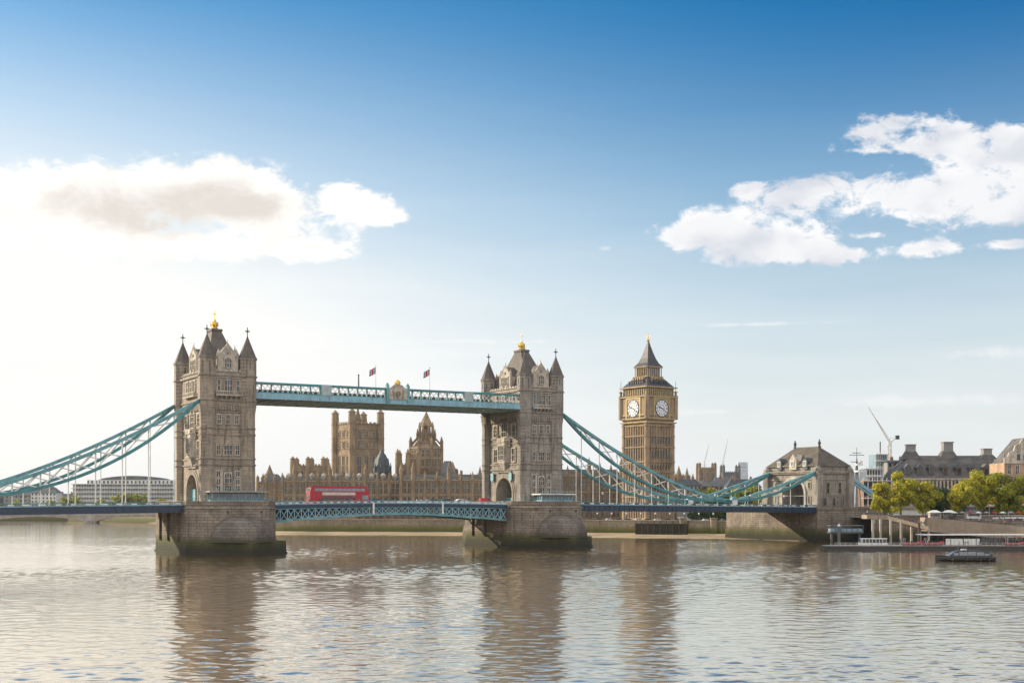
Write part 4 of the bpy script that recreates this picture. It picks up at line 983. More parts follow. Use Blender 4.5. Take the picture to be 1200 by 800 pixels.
for deg in (0, -90):
    M = RZ(deg) @ Matrix.Translation((0, -w3, 0)); q = MB(M)
    for k in range(13): x = -w3 + .9 + k * (2 * w3 - 1.8) / 12; q.box(x - .3, x + .3, -.4, .1, hz(463.5), hz(455.5))
    q.build('belfry_pilaster', gilt, t)
    q = MB(M)
    for k in range(12): x = -w3 + .9 + (k + .5) * (2 * w3 - 1.8) / 12; q.box(x - .38, x + .38, -.1, .05, hz(463), hz(456.5))
    q.build('belfry_opening', glass, t)
    M = RZ(deg) @ Matrix.Translation((0, -w2, 0))
    q = MB(M)
    for k in range(11): x = -8 + k * 1.6; q.box(x - .35, x + .35, -.25, .05, hz(489.5), hz(487.5))
    q.build('frieze', glass, t)
    zc = hz(478.7); r0 = 4.55
    q = MB(M); S_ = 6.2
    q.box(-S_, S_, -.45, 0, zc + S_ - .7, zc + S_); q.box(-S_, S_, -.45, 0, zc - S_, zc - S_ + .7); q.box(-S_, -S_ + .7, -.45, 0, zc - S_ + .7, zc + S_ - .7); q.box(S_ - .7, S_, -.45, 0, zc - S_ + .7, zc + S_ - .7)
    fo = q.build('dial_frame', MT['dull gilding'], t)
    MB(M).box(-S_ + .7, S_ - .7, -.12, .02, zc - S_ + .7, zc + S_ - .7).build('dial_spandrel', gilt, fo)
    MM = M @ Matrix.Translation((0, 0, zc)) @ Matrix.Rotation(R(90), 4, 'X')
    d_ = MB(MM); d_.ngon(0, 0, r0, .1, .38, 40); do = d_.build('clock_dial', mat('opal dial glass', (0.78, 0.79, 0.80), 0.35, .06, .5), t) if 'opal dial glass' not in MT else d_.build('clock_dial', MT['opal dial glass'], t)
    q = MB(M); n = 40
    for ra, rb in ((r0 - .05, r0 + .35), (3.35, 3.5), (1.7, 1.82)):
        for k in range(n):
            a0, a1 = 2 * math.pi * k / n, 2 * math.pi * (k + 1) / n
            q.add([(r_ * math.sin(a), -.5, zc + r_ * math.cos(a)) for a in (a0, a1) for r_ in (ra, rb)] + [(r_ * math.sin(a), -.38, zc + r_ * math.cos(a)) for a in (a0, a1) for r_ in (ra, rb)],
                  [(0, 1, 3, 2), (4, 6, 7, 5), (1, 5, 7, 3), (0, 2, 6, 4)])
    for k in range(12):
        a = math.pi / 6 * k
        q.bar((3.5 * math.sin(a), -.44, zc + 3.5 * math.cos(a)), (4.4 * math.sin(a), -.44, zc + 4.4 * math.cos(a)), .08, .34)
        q.bar((1.8 * math.sin(a), -.42, zc + 1.8 * math.cos(a)), (3.4 * math.sin(a), -.42, zc + 3.4 * math.cos(a)), .06, .12)
    q.build('numeral_ring', mat('prussian blue', (0.02, 0.05, 0.13), .5) if 'prussian blue' not in MT else MT['prussian blue'], do)
    q = MB(M)
    for ang, ln, wd in ((288, 2.9, .5), (122, 4.0, .32)):
        a = R(ang); q.bar((-.8 * math.sin(a), -.6, zc - .8 * math.cos(a)), (ln * math.sin(a), -.6, zc + ln * math.cos(a)), .08, wd)
    q.build('clock_hands', black, do)
# stepped roof, lantern and spire
q = MB(); q.hip(-w3 - .5, w3 + .5, -w3 - .5, w3 + .5, hz(453.6), hz(441.5), -5.7, 5.7, -5.7, 5.7)
ro = q.build('lower_roof', mat('iron roof tiles', (0.075, 0.07, 0.072), .55, .3, .3, .2, brick=(1.2, .8, .2)), t)
for deg in (0, -90):
    for row, (yy, nn_, yo) in enumerate(((449.5, 7, 9.0), (445.0, 5, 7.4))):
        for k in range(nn_):
            x = (k - (nn_ - 1) / 2) * 1.9
            M = RZ(deg) @ Matrix.Translation((x, -yo - .3, hz(yy)))
            q = MB(M); q.box(-.4, .4, -.4, 1.6, 0, .9); q.add([(-.5, -.45, .9), (.5, -.45, .9), (0, -.45, 1.7), (-.5, 1.8, .9), (.5, 1.8, .9), (0, 1.8, 1.7)], [(0, 1, 2), (5, 4, 3), (0, 2, 5, 3), (1, 4, 5, 2), (0, 3, 4, 1)])
            q.build('roof_dormer', gilt if row else leadD, ro)
q = MB(); q.box(-6.1, 6.1, -6.1, 6.1, hz(441.5), hz(440.3)); q.box(-5.9, 5.9, -5.9, 5.9, hz(430), hz(428.6)); q.box(-4.4, 4.4, -4.4, 4.4, hz(440.3), hz(430))
lo = q.build('lantern', clock_st, t)
q = MB()
for deg in (0, 90, 180, 270):
    M = RZ(deg)
    for k in range(8): x = -5.2 + k * 10.4 / 7; z = MB(M); z.tube((x, -5.3, hz(440.3)), (x, -5.3, hz(430)), .28, 6); q.add(z.v, z.f)
q.build('lantern_column', gilt, lo)
for deg in (0, -90):
    M = RZ(deg); z = MB(M)
    for k in range(6): x = -3.6 + k * 7.2 / 5; z.box(x - .45, x + .45, -4.46, -4.38, hz(439), hz(432))
    z.build('lantern_opening', glass, lo)
q = MB(); zz = [hz(428.6), hz(424.5), hz(419), hz(411), hz(404), hz(397.5)]; ww = [5.9, 4.3, 3.1, 1.9, 1.0, .3]
for i in range(5): a, c = ww[i], ww[i + 1]; q.prism([(-a, -a), (a, -a), (a, a), (-a, a)], zz[i], zz[i + 1], [(-c, -c), (c, -c), (c, c), (-c, c)], cap=(i == 0))
sp_ = q.build('spire', MT['iron roof tiles'], t)
q = MB(); q.lathe(0, 0, [(.3, hz(398.5)), (.9, hz(397.3)), (.9, hz(396.6)), (.2, hz(395.5)), (.15, hz(388))], 8); q.box(-1.3, 1.3, -.12, .12, hz(393.2), hz(392.5)); q.box(-.12, .12, -1.3, 1.3, hz(393.2), hz(392.5)); q.build('finial', gold, sp_)
for sx in (-1, 1):
    for sy in (-1, 1):
        q = MB(); x, y = sx * (w2 - .1), sy * (w2 - .1); q.ngon(x, y, 1.35, hz(491), hz(463), 8); pinn(q, x, y, .75, hz(463), hz(456)); q.tube((x, y, hz(456.5)), (x, y, hz(446)), .14, 5)
        q.tube((x - 1.6, y, hz(458.5)), (x + 1.6, y, hz(458.5)), .22, 5); q.build('corner_pinnacle', clock_st, t)

mat('brown lead', (0.10, 0.092, 0.08), .7, .3, .3)
# palace ranges along the river
def palace_range(label, pxa, pxb, Y, ptop, pmid, depth, bay=7.6, roof=True, rz=0.0, wins=2, sm=sand, pinh=5.5, globes=False):
    a = at(pxa, ptop, Y); c = at(pxb, ptop, Y); L = c.x - a.x; h = a.z - TG
    t = thing('palace_range', label, 'palace wing', (a.x, Y, TG), rz)
    n = max(2, round(L / bay)); bw = L / n
    b_ = MB(); b_.box(0, L, 0, depth, 0, h)
    for k in range(n * 3): x = (k + .5) * L / (n * 3); b_.box(x - L / n / 12, x + L / n / 12, -.3, .3, h, h + .9)
    b_.build('wall', sm, t)
    s_ = MB(); z_ = [h - .2, h * .62, h * .34, .8]
    for z in z_: s_.box(-.1, L + .1, -.45, .05, z - .22, z + .22)
    s_.build('string_course', sandL, t)
    bt = MB()
    for k in range(n + 1):
        x = k * bw; bt.box(x - .7, x + .7, -1.3, .1, 0, h * .62); bt.box(x - .5, x + .5, -.95, .1, h * .62, h)
    bt.build('buttress', sm, t)
    for k in range(n + 1):
        q = MB()
        if k % 3 == 1: q.ngon(k * bw, -.2, 1.35, 0, h + 1.2, 8); pinn(q, k * bw, -.2, 1.3, h + 1.2, h + pinh * (1.7 + .35 * ((k * 7) % 3)), 8)
        else: pinn(q, k * bw, -.4, .85, h, h + pinh * (1 + .18 * ((k * 5) % 3)), 6)
        q.build('pinnacle', sm, t)
        if globes and k < n:
            q = MB(); x = (k + .5) * bw; q.lathe(x, -.2, [(.5, h + .6), (.7, h + 1.0), (1.35, h + 1.9), (1.75, h + 2.9), (1.35, h + 4.0), (.5, h + 4.7)], 10); q.build('parapet_globe', dress, t)
    for k in range(n):
        for (z0, z1) in ((h * .06 + .5, h * .30), (h * .38, h * .57), (h * .67, h * .93))[:wins + 1]:
            for cx in ((k + .31) * bw, (k + .69) * bw):
                f = MB(); w_ = bw * .22
                f.box(cx - w_ / 2 - .2, cx - w_ / 2, -.3, .1, z0, z1); f.box(cx + w_ / 2, cx + w_ / 2 + .2, -.3, .1, z0, z1); f.box(cx - .1, cx + .1, -.25, .1, z0, z1); f.box(cx - w_ / 2, cx + w_ / 2, -.25, .1, (z0 + z1) / 2 - .12, (z0 + z1) / 2 + .12)
                fo = f.build('window', sandL, t)
                MB().box(cx - w_ / 2, cx + w_ / 2, -.05, .05, z0, z1).build('pane', glass, fo)
    if roof:
        q = MB(); q.add([(0, 1.2, h), (L, 1.2, h), (L, depth, h), (0, depth, h), (2, depth / 2, h + depth * .22), (L - 2, depth / 2, h + depth * .22)], [(0, 1, 5, 4), (1, 2, 5), (2, 3, 4, 5), (3, 0, 4)])
        ro = q.build('roof', MT['brown lead'], t)
        for k in range(1, n, 2):
            q = MB(); q.box(k * bw - .8, k * bw + .8, depth / 2 - .8, depth / 2 + .8, h + depth * .1, h + depth * .22 + 2.4); q.build('chimney', sandD, ro)
    return t
palace_range('low honey stone river front with pinnacles behind the red bus', 331, 470, 830, 563, 575, 16, globes=True)
palace_range('carved river front between the central spire and the right tower', 470, 568, 815, 562, 575, 16)
palace_range('honey stone wing left of the clock tower, seen through the chain', 640, 728, 800, 557, 575, 18, bay=6.2, sm=sandD)
palace_range('short palace wing behind the clock tower just right of it', 770, 792, 820, 566, 575, 14, sm=sandD)
t = thing('wall_shade_block', 'added dark jetty against the river wall right of the right pier', 'shade block', (at(745, 0, 676).x, 676, 0), R(-18))  # dark planked block added where the river wall lies in shadow
q = MB(); q.box(0, 26, 0, 5, -.6, 6.2); q.build('shade_face', mat('wall shade dark', (.045, .045, .03), .8, .4, .3, .4, brick=(6, .5, .3)), t)
q = MB()
for k in range(9): q.box(k * 3.2 - .25, k * 3.2 + .25, -.5, 0, -.6, 7.4)
q.box(-.3, 26.3, -.3, 5.2, 6.2, 6.5); q.build('shade_post', brown, t)
# terrace wall below the palace
q = thing('terrace_wall', 'buttressed stone terrace wall at the water below the palace', 'terrace', (at(418, 0, 760).x, 760, TG))
L_ = at(560, 0, 760).x - at(418, 0, 760).x; m_ = MB(); m_.box(0, L_, 0, 3, 0, 4.2)
for k in range(18): m_.box(k * L_ / 17 - 1, k * L_ / 17 + 1, -1.6, .1, 0, 3.4); m_.ngon(k * L_ / 17, -.7, .9, 3.4, 5.2, 6)
m_.build('wall', sandD, q)

# castle-like block with four turrets left of the bus
def block(name, label, cat, pxa, pxb, Y, ytop, ypin, tr=1.6, nt_=2, sm=sand, depth=16, nw=4, levels=None, roof=None, ped=None, rz=0.0, group=None, base=TG):
    a = at(pxa, ytop, Y); L = at(pxb, ytop, Y).x - a.x; h = a.z - base; hp = at(0, ypin, Y).z - base
    t = thing(name, label, cat, (a.x, Y, base), rz, group)
    b_ = MB(); b_.box(0, L, 0, depth, 0, h)
    for k in range(int(L / 2)): b_.box(k * 2 + .4, k * 2 + 1.5, -.2, .4, h, h + .9)
    b_.build('wall', sm, t)
    for k in range(nt_):
        x = L * k / (nt_ - 1)
        for y in (0, depth):
            q = MB(); q.ngon(x, y, tr, 0, h + (hp - h) * .35, 8); pinn(q, x, y, tr * .9, h + (hp - h) * .35, hp); q.build('turret', sm, t)
    for (z0, z1) in levels or ((h * .15, h * .35), (h * .45, h * .62), (h * .72, h * .9)):
        for k in range(nw):
            cx = L * (k + .5) / nw; w_ = L / nw * .38
            f = MB(); windowbox(f, cx, z0, z1, w_, 2, 2, proud=.3, fr=.22); fo = f.build('window', sandL, t); MB().box(cx - w_ / 2, cx + w_ / 2, -.05, .05, z0, z1).build('pane', glass, fo)
    if roof:
        q = MB(); q.hip(.5, L - .5, .5, depth - .5, h, h + roof, L * .3, L * .7, depth * .4, depth * .6); q.build('roof', lead, t)
    return t
block('palace_block', 'square castle like block with four pointed turrets left of the bus', 'palace block', 343, 379, 850, 545, 534, 1.8, 3, nw=5)
block('palace_block', 'turreted block just left of the central spire', 'palace block', 466, 490, 850, 544, 525, 1.7, 3, nw=4)
block('palace_block', 'low gabled hall with lead roof right of the central spire', 'palace block', 514, 534, 845, 556, 548, 1.2, 2, nw=3, roof=9, sm=sandD)
block('palace_block', 'pale low block at the foot of the left tower seen beyond its cabin', 'palace block', 302, 332, 860, 566, 556, 1.2, 4, nw=6, roof=6)
# central octagonal lantern tower
p = at(499.5, 588, 870)
t = thing('central_tower', 'octagonal honey stone tower with tall pierced spire in the middle of the palace', 'tower', (p.x, 870, TG))
k_ = 870 / F
def h2(y): return EYE - (y - 588) * k_ - TG
q = MB(); q.ngon(0, 0, 11.2, 0, h2(525), 8); q.ngon(0, 0, 10.8, h2(525), h2(521), 8, 8.2); q.build('octagon', sand, t)
q = MB()
for z in (h2(562), h2(548), h2(537), h2(525)): q.ngon(0, 0, 11.7, z - .4, z + .4, 8)
q.build('string_course', sandL, t)
for k in range(8):
    a = math.pi / 4 * k + math.pi / 8
    q = MB(); x, y = 11 * math.cos(a), 11 * math.sin(a); q.ngon(x, y, 1.0, 0, h2(524), 6); pinn(q, x, y, .95, h2(524), h2(511), 6); q.build('corner_pinnacle', sand, t)
    q = MB(); x2, y2 = 6.2 * math.cos(a), 6.2 * math.sin(a); q.bar((x, y, h2(522)), (x2, y2, h2(513)), .6, 1.0); pinn(q, x2, y2, .8, h2(516), h2(502), 6); q.build('flying_buttress', sandD, t)
    x3, y3 = 4.6 * math.cos(a), 4.6 * math.sin(a); q = MB(); q.ngon(x3, y3, .9, h2(522), h2(499), 6); q.ngon(x3, y3, .85, h2(499), h2(494), 6, .05); q.build('lantern_pier', sand, t)
    b8 = math.pi / 4 * k
    if math.sin(b8) < .3:
        M = Matrix.Translation((10.35 * math.cos(b8), 10.35 * math.sin(b8), 0)) @ Matrix.Rotation(b8 + math.pi / 2, 4, 'Z')
        for cx in (-1.5, 1.5):
            for z0, z1 in ((h2(546), h2(539)), (h2(535), h2(527.5))): add_window(M, t, cx, z0, z1, 1.5, 2, 2, fm=sandL)
q = MB(); q.ngon(0, 0, 8.3, h2(521), h2(515), 8, 5.6); q.build('stone_skirt', sandD, t)
q = MB(); q.ngon(0, 0, 5.3, h2(515), h2(513), 8); q.ngon(0, 0, 5.0, h2(499.5), h2(497), 8); q.ngon(0, 0, 4.3, h2(497), h2(482), 8, .2); q.ngon(0, 0, 1.1, h2(513), h2(499), 6); q.build('spire', sand, t)
q = MB(); q.tube((0, 0, h2(482.5)), (0, 0, h2(479)), .18); q.build('finial', gold, t)
# dark leaded ventilation tower
p = at(447.5, 588, 840); k_ = 840 / F
def h3(y): return EYE - (y - 588) * k_ - TG
t = thing('roof_tower', 'dark blue grey pointed roof tower right of the big square tower', 'tower', (p.x, 840, TG))
q = MB(); q.ngon(0, 0, 5.6, 0, h3(552), 8); q.build('base', leadD, t)
q = MB(); q.ngon(0, 0, 5.8, h3(552), h3(537), 8, 4.4); q.ngon(0, 0, 3.8, h3(537), h3(532), 8, 2.4); q.ngon(0, 0, 2.0, h3(532), h3(525), 8, .1); q.build('roof', leadD, t)
for k in range(8):
    a = math.pi / 4 * k; q = MB(); pinn(q, 5.6 * math.cos(a), 5.6 * math.sin(a), .6, h3(553), h3(541), 6); q.build('pinnacle', leadD, t)
def slim_spire(label, px, Y, yb, yt, r, sm, cat='spire'):
    p = at(px, 588, Y); k = Y / F; f = lambda y: EYE - (y - 588) * k - TG
    t = thing('spired_turret', label, cat, (p.x, Y, TG)); h = f(yb)
    q = MB(); q.box(-r, r, -r, r, 0, h); q.box(-r * 1.15, r * 1.15, -r * 1.15, r * 1.15, h - .6, h); q.build('tower_body', sm, t)
    for z0, z1 in ((h * .55, h * .7), (h * .78, h * .94)):
        for cx in (-r * .42, r * .42): MB().box(cx - r * .2, cx + r * .2, -r - .06, -r + .05, z0, z1).build('window', glass, t)
    for sx in (-1, 1):
        for sy in (-1, 1): q = MB(); pinn(q, sx * r, sy * r, r * .2, h, h + (f(yt) - h) * .45, 6); q.build('pinnacle', sm, t)
    q = MB(); q.ngon(0, 0, r * .92, h, h + (f(yt) - h) * .3, 8, r * .75); q.ngon(0, 0, r * .8, h + (f(yt) - h) * .3, f(yt), 8, .08); q.build('spire', sm, t)
slim_spire('small grey spire just right of the left bridge tower', 316, 1000, 562, 544, 4.2, sandD)
slim_spire('small square turret with a cap right of the low gabled hall', 530.5, 850, 556, 540, 3.0, sand)
slim_spire('slender turret of the palace beside the right bridge tower', 562.5, 850, 560, 546, 1.8, sand)
slim_spire('dark slender turret, left of two between hall and right tower', 540.5, 850, 568, 554, 1.2, sandD)
slim_spire('dark slender turret, right of two between hall and right tower', 551.5, 850, 568, 553, 1.2, sandD)
slim_spire('first grey church spire beyond the clock tower', 795.5, 1500, 562, 545, 4.4, sandD)
slim_spire('second, slimmer grey spire beyond the clock tower', 805, 1520, 562, 547, 3.2, sandD)
slim_spire('third, lowest grey turret beyond the clock tower', 812, 1540, 566, 554, 3.0, sandD)
slim_spire('dark turret pair member behind the chain near the right tower', 703, 830, 558, 541, 2.0, sandD)
slim_spire('narrow dark turret behind the near chain, left of the clock tower', 716, 830, 558, 543, 1.6, sandD)
block('church_tower', 'square battlemented tower with four pinnacles in front of a leaning crane', 'tower', 820, 838, 1300, 548, 541, 1.6, 2, sm=sandD, nw=3)
block('church_tower', 'grey turreted tower left of the white curved office tower', 'tower', 848, 866, 1350, 553, 543, 1.6, 2, sm=lead, nw=3)
# curved white office tower
a = at(865, 545, 1700); c = at(877, 545, 1700)
t = thing('office_tower', 'pale curved high rise on the skyline left of the gatehouse', 'office tower', (a.x, 1700, TG))
L_ = c.x - a.x; H_ = at(0, 541, 1700).z - TG
q = MB(); N_ = 10
prof = [(0 + .8 * math.sin(math.pi * i / N_), H_ * i / N_) for i in range(N_ + 1)]
for i in range(N_): (e0, z0), (e1, z1) = prof[i], prof[i + 1]; q.prism([(-e0, 0), (L_ - 1 + e0, 0), (L_ - 1 + e0, 14), (-e0, 14)], z0, z1 - .35, [(-e1, 0), (L_ - 1 + e1, 0), (L_ - 1 + e1, 14), (-e1, 14)])
q.build('facade', mat('pale curtain wall', (0.45, 0.50, 0.56), .3, .2, .2), t)
q = MB()
for i in range(16): z = H_ * (i + .5) / 16; q.box(-.6, L_ - .2, -.35, -.05, z, z + .35)
q.build('floor_band', white, t)

# generic distant houses
cols = [mat('far brick', (0.25, 0.15, 0.10), .9, .3, .1), mat('far stucco', (0.42, 0.39, 0.34), .9, .25, .1), mat('far grey stone', (0.27, 0.26, 0.25), .9, .3, .1), mat('far white', (0.60, 0.60, 0.58), .8, .2, .1)]
def house(label, pxa, pxb, Y, ytop, yroof, ci, depth=14, floors=4, nw=6, base=TG, rm=lead, group=None, name='town_house', cat='building'):
    a = at(pxa, ytop, Y); L = at(pxb, ytop, Y).x - a.x; h = max(3, a.z - base); hr = max(.3, at(0, yroof, Y).z - base - h)
    t = thing(name, label, cat, (a.x, Y, base), 0, group)
    MB().box(0, L, 0, depth, 0, h).build('wall', cols[ci], t)
    q = MB(); q.hip(-.4, L + .4, -.4, depth + .4, h, h + hr, L * .12 + 1, L * .88 - 1, depth * .45, depth * .55); q.box(-.5, L + .5, -.5, .1, h - .5, h - .05)
    ro = q.build('roof', rm, t)
    for k in (.25, .7):
        q = MB(); q.box(L * k, L * k + 1.6, depth * .3, depth * .3 + 1.4, h, h + hr + 1.6)
        for e in (.3, .9): q.ngon(L * k + e, depth * .3 + .7, .22, h + hr + 1.6, h + hr + 2.2, 6)
        q.build('chimney', cols[0], ro)
    fh = min(3.6, h / floors)
    for j in range(floors):
        q = MB(); f = MB()
        z = h - (j + 1) * fh + .9
        if z < .5: break
        for i in range(nw):
            cx = L * (i + .5) / nw; w_ = L / nw * .42
            MB().box(cx - w_ / 2, cx + w_ / 2, -.12, .05, z, z + fh * .52).build('window', glass, t) if L / Y * F > 18 else q.box(cx - w_ / 2, cx + w_ / 2, -.12, .05, z, z + fh * .52)
        if q.v: q.build('window_row', glass, t)
    return t
house('dark roofed terrace behind the trees right of the clock tower', 786, 822, 1000, 568, 561, 2, nw=8, rm=leadD)
house('low brown building with grey roof under the battlemented tower', 818, 862, 1100, 569, 562, 0, nw=9)
house('long low block with slate roof left of the gatehouse', 852, 892, 980, 570, 561, 2, nw=9, rm=leadD)
house('pale flat block peeping over roofs near the curved high rise', 835, 870, 1250, 564, 559, 3, nw=7)
# cranes
yel = mat('crane paint', (0.62, 0.60, 0.56), .5, .2, .5)
def crane(label, px, Y, ybase, yj, jx, jy, cx=None, cy=None, base=TG, w_=1.1, boxc=False):
    p = at(px, 588, Y); k = Y / F; f = lambda y: EYE - (y - 588) * k - base
    t = thing('tower_crane', label, 'crane', (p.x, Y, base)); q = MB(); h = f(yj)
    for sx in (-1, 1):
        for sy in (-1, 1): q.tube((sx * w_, sy * w_, 0), (sx * w_, sy * w_, h), .28 * w_, 4)
    n = int(h / (3 * w_))
    for i in range(n):
        z0, z1 = h * i / n, h * (i + 1) / n; s = 1 if i % 2 else -1
        for y in (-w_, w_): q.tube((-s * w_, y, z0), (s * w_, y, z1), .17 * w_, 4)
        for x in (-w_, w_): q.tube((x, -s * w_, z0), (x, s * w_, z1), .17 * w_, 4)
    q.build('mast', yel, t)
    J = Vector(((jx - px) * k, 0, f(jy))); A = Vector((0, 0, h)); q = MB(); d = J - A; n = 14; up = Vector((-d.z, 0, d.x)).normalized() * w_ * (1 if d.x > 0 else -1)
    for s in (-.7, .7): q.tube(A + Vector((0, s * w_, 0)), J, .24 * w_, 4)
    q.tube(A + up * 1.1, J, .24 * w_, 4)
    for i in range(n):
        a_ = A + d * (i / n); b2 = A + d * ((i + 1) / n); u_ = up * 1.1 * (1 - i / n); q.tube(a_, b2 + up * 1.1 * (1 - (i + 1) / n), .15 * w_, 3); q.tube(a_ + u_, a_, .15 * w_, 3)
    q.build('jib', yel, t)
    if cx:
        C_ = Vector(((cx - px) * k, 0, f(cy))); q = MB(); q.bar(A, C_, 1.6 * w_, .7 * w_); q.tube(A + Vector((0, 0, 3 * w_)), C_, .15 * w_, 4); q.tube(A + Vector((0, 0, 3 * w_)), J, .08 * w_, 3); q.tube(A, A + Vector((0, 0, 3.5 * w_)), .25 * w_, 4)
        q.build('counter_jib', yel, t)
        MB(Matrix.Translation(C_)).box(-1.5 * w_, 1.0 * w_, -w_, w_, -2.2 * w_, .6 * w_).build('counterweight', dark, t)
    MB(Matrix.Translation(A)).box(-1.3 * w_, 1.3 * w_, -1.3 * w_, -.2 * w_, -1.5 * w_, .8 * w_).build('cab', white, t)
crane('thin crane leaning right behind the battlemented tower', 825.5, 1400, 548, 544, 831, 520, w_=.8)
crane('thin crane leaning right with the higher jib beside the curved high rise', 847, 1400, 548, 545, 853, 514, w_=.9)
crane('white luffing crane with jib pointing up left, above the right bank trees', 1042.5, 760, 560, 519, 1017, 476, 1052, 511, w_=.8)

# far left: low bridge, shore, the big pale hall, trees
t = thing('distant_bridge', 'low pale stone bridge far upstream at the left', 'bridge', (at(0, 0, 1080).x, 1080, 0), R(4))
q = MB(); L_ = 210
xa = at(-60, 0, 1080).x - at(0, 0, 1080).x
spans = [(-95, -10), (-10, 72), (72, 150)]
for a_, c in spans:
    N_ = 12; 
    for i in range(N_):
        x0, x1 = a_ + 4 + (c - a_ - 8) * i / N_, a_ + 4 + (c - a_ - 8) * (i + 1) / N_
        z0, z1 = 1.5 + 3.9 * math.sin(math.pi * i / N_) ** .6, 1.5 + 3.9 * math.sin(math.pi * (i + 1) / N_) ** .6 if i < N_ - 1 else 1.5
        q.add([(x0, 0, z0), (x1, 0, z1), (x1, 0, 6.4), (x0, 0, 6.4), (x0, 12, z0), (x1, 12, z1), (x1, 12, 6.4), (x0, 12, 6.4)], [(0, 1, 2, 3), (7, 6, 5, 4), (0, 4, 5, 1)])
q.box(-95, 150, -.4, 12.4, 6.4, 7.2); q.box(-95, 150, -.4, -.1, 7.2, 8.3)
q.build('arches', concrete, t)
for x in (-10, 72):
    q = MB(); q.prism([(x - 5, 0), (x, -6), (x + 5, 0), (x + 5, 12), (x, 18), (x - 5, 12)], -1, 2.6); q.prism([(x - 4, -.6), (x + 4, -.6), (x + 4, 12), (x - 4, 12)], 2.6, 6.4); q.build('bridge_pier', concrete, t)
# big pale hall
a = at(86, 565, 1290)
t = thing('modern_hall', 'long pale glass and concrete hall with stepped curved roof beyond the left chain', 'building', (a.x, 1290, TG))
kx = 1290 / F; H_ = lambda y: at(0, y, 1290).z - TG
X_ = lambda px: (px - 86) * kx
q = MB(); q.box(0, X_(205), 0, 30, 0, H_(567)); q.box(X_(100), X_(200), 6, 32, H_(567), H_(562)); q.build('wall', cols[3], t)
q = MB()
N_ = 16; pts = [(X_(112 + 80 * i / N_), H_(562) + (H_(557) - H_(562)) * math.sin(math.pi * i / N_) ** .6) for i in range(N_ + 1)]
for (x0, z0), (x1, z1) in zip(pts, pts[1:]): q.add([(x0, 8, H_(562)), (x1, 8, H_(562)), (x1, 8, z1), (x0, 8, z0), (x0, 32, H_(562)), (x1, 32, H_(562)), (x1, 32, z1), (x0, 32, z0)], [(0, 1, 2, 3), (7, 6, 5, 4), (3, 2, 6, 7)])
q.build('curved_roof', lead, t)
for j, y in enumerate((585, 580, 575, 570)):
    q = MB(); q.box(1, X_(204), -.25, .1, H_(y), H_(y) + 1.9); q.build('glazing_band', cols[2], t)  # pale grey instead of dark glass, haze put into the colour
q = MB()
for k in range(40): x = X_(205) * k / 39; q.box(x - .3, x + .3, -.6, .05, 0, H_(567))
for y in (587, 582, 577, 572, 567): q.box(-1.5, X_(205) + 1.5, -2.2, .05, H_(y) - .3, H_(y) + .3)
q.build('terrace_slab', cols[3], t)
q = MB()
for k in range(22): x = X_(101) + (X_(199) - X_(101)) * k / 21; q.box(x - .8, x + .8, 5.9, 6.02, H_(566), H_(563))
q.build('clerestory', glass, t)
fl_ = [(0, 38, 1330, 580, 575, 2, 'hazy grey block at the far left edge of the shore'), (36, 66, 1320, 577, 571, 3, 'hazy white block left of the pale hall'), (40, 60, 1420, 572, 568, 2, 'second hazy block rising behind the white one'), (64, 88, 1350, 583, 578, 1, 'low stucco building touching the left end of the pale hall'), (-40, 4, 1330, 582, 577, 1, 'low stucco building running out of the left edge')]
for a_, c, Y, y1, y2, ci, lab in fl_: house(lab, a_, c, Y, y1, y2, ci, nw=7, depth=18)

# ------------------------------------------------------------------ trees
leafm = bpy.data.materials.new('plane tree leaves'); leafm.use_nodes = True
def leafmat(m, c1, c2, c3):
    m.use_nodes = True; t = m.node_tree; t.nodes.clear(); q = NB(t); out = q.n('ShaderNodeOutputMaterial')
    g_ = q.n('ShaderNodeNewGeometry'); col = q.ramp(g_.outputs['Random Per Island'], [(0, c1), (.5, c2), (1, c3)])
    ob = q.n('ShaderNodeTexCoord').outputs['Object']
    col = q.mix(1.0, col, q.mix(q.ss(q.noise(ob, .25, 3), .35, .65), (.62, .72, .6, 1), (1.15, 1.08, .95, 1)), 'MULTIPLY')
    d = q.n('ShaderNodeBsdfPrincipled'); t.links.new(col, d.inputs['Base Color']); d.inputs['Roughness'].default_value = .6
    tr = q.n('ShaderNodeBsdfTranslucent'); t.links.new(col, tr.inputs[0]); mx = q.n('ShaderNodeMixShader'); mx.inputs[0].default_value = .45
    t.links.new(d.outputs[0], mx.inputs[1]); t.links.new(tr.outputs[0], mx.inputs[2]); t.links.new(mx.outputs[0], out.inputs[0])
    return m
leafmat(leafm, (.24, .25, .018), (.50, .46, .03), (.68, .58, .045))
leafg = leafmat(bpy.data.materials.new('hedge leaves'), (.03, .06, .012), (.06, .10, .018), (.10, .14, .03))
leafm2 = leafmat(bpy.data.materials.new('greener leaves'), (.16, .19, .017), (.34, .36, .028), (.52, .48, .038))
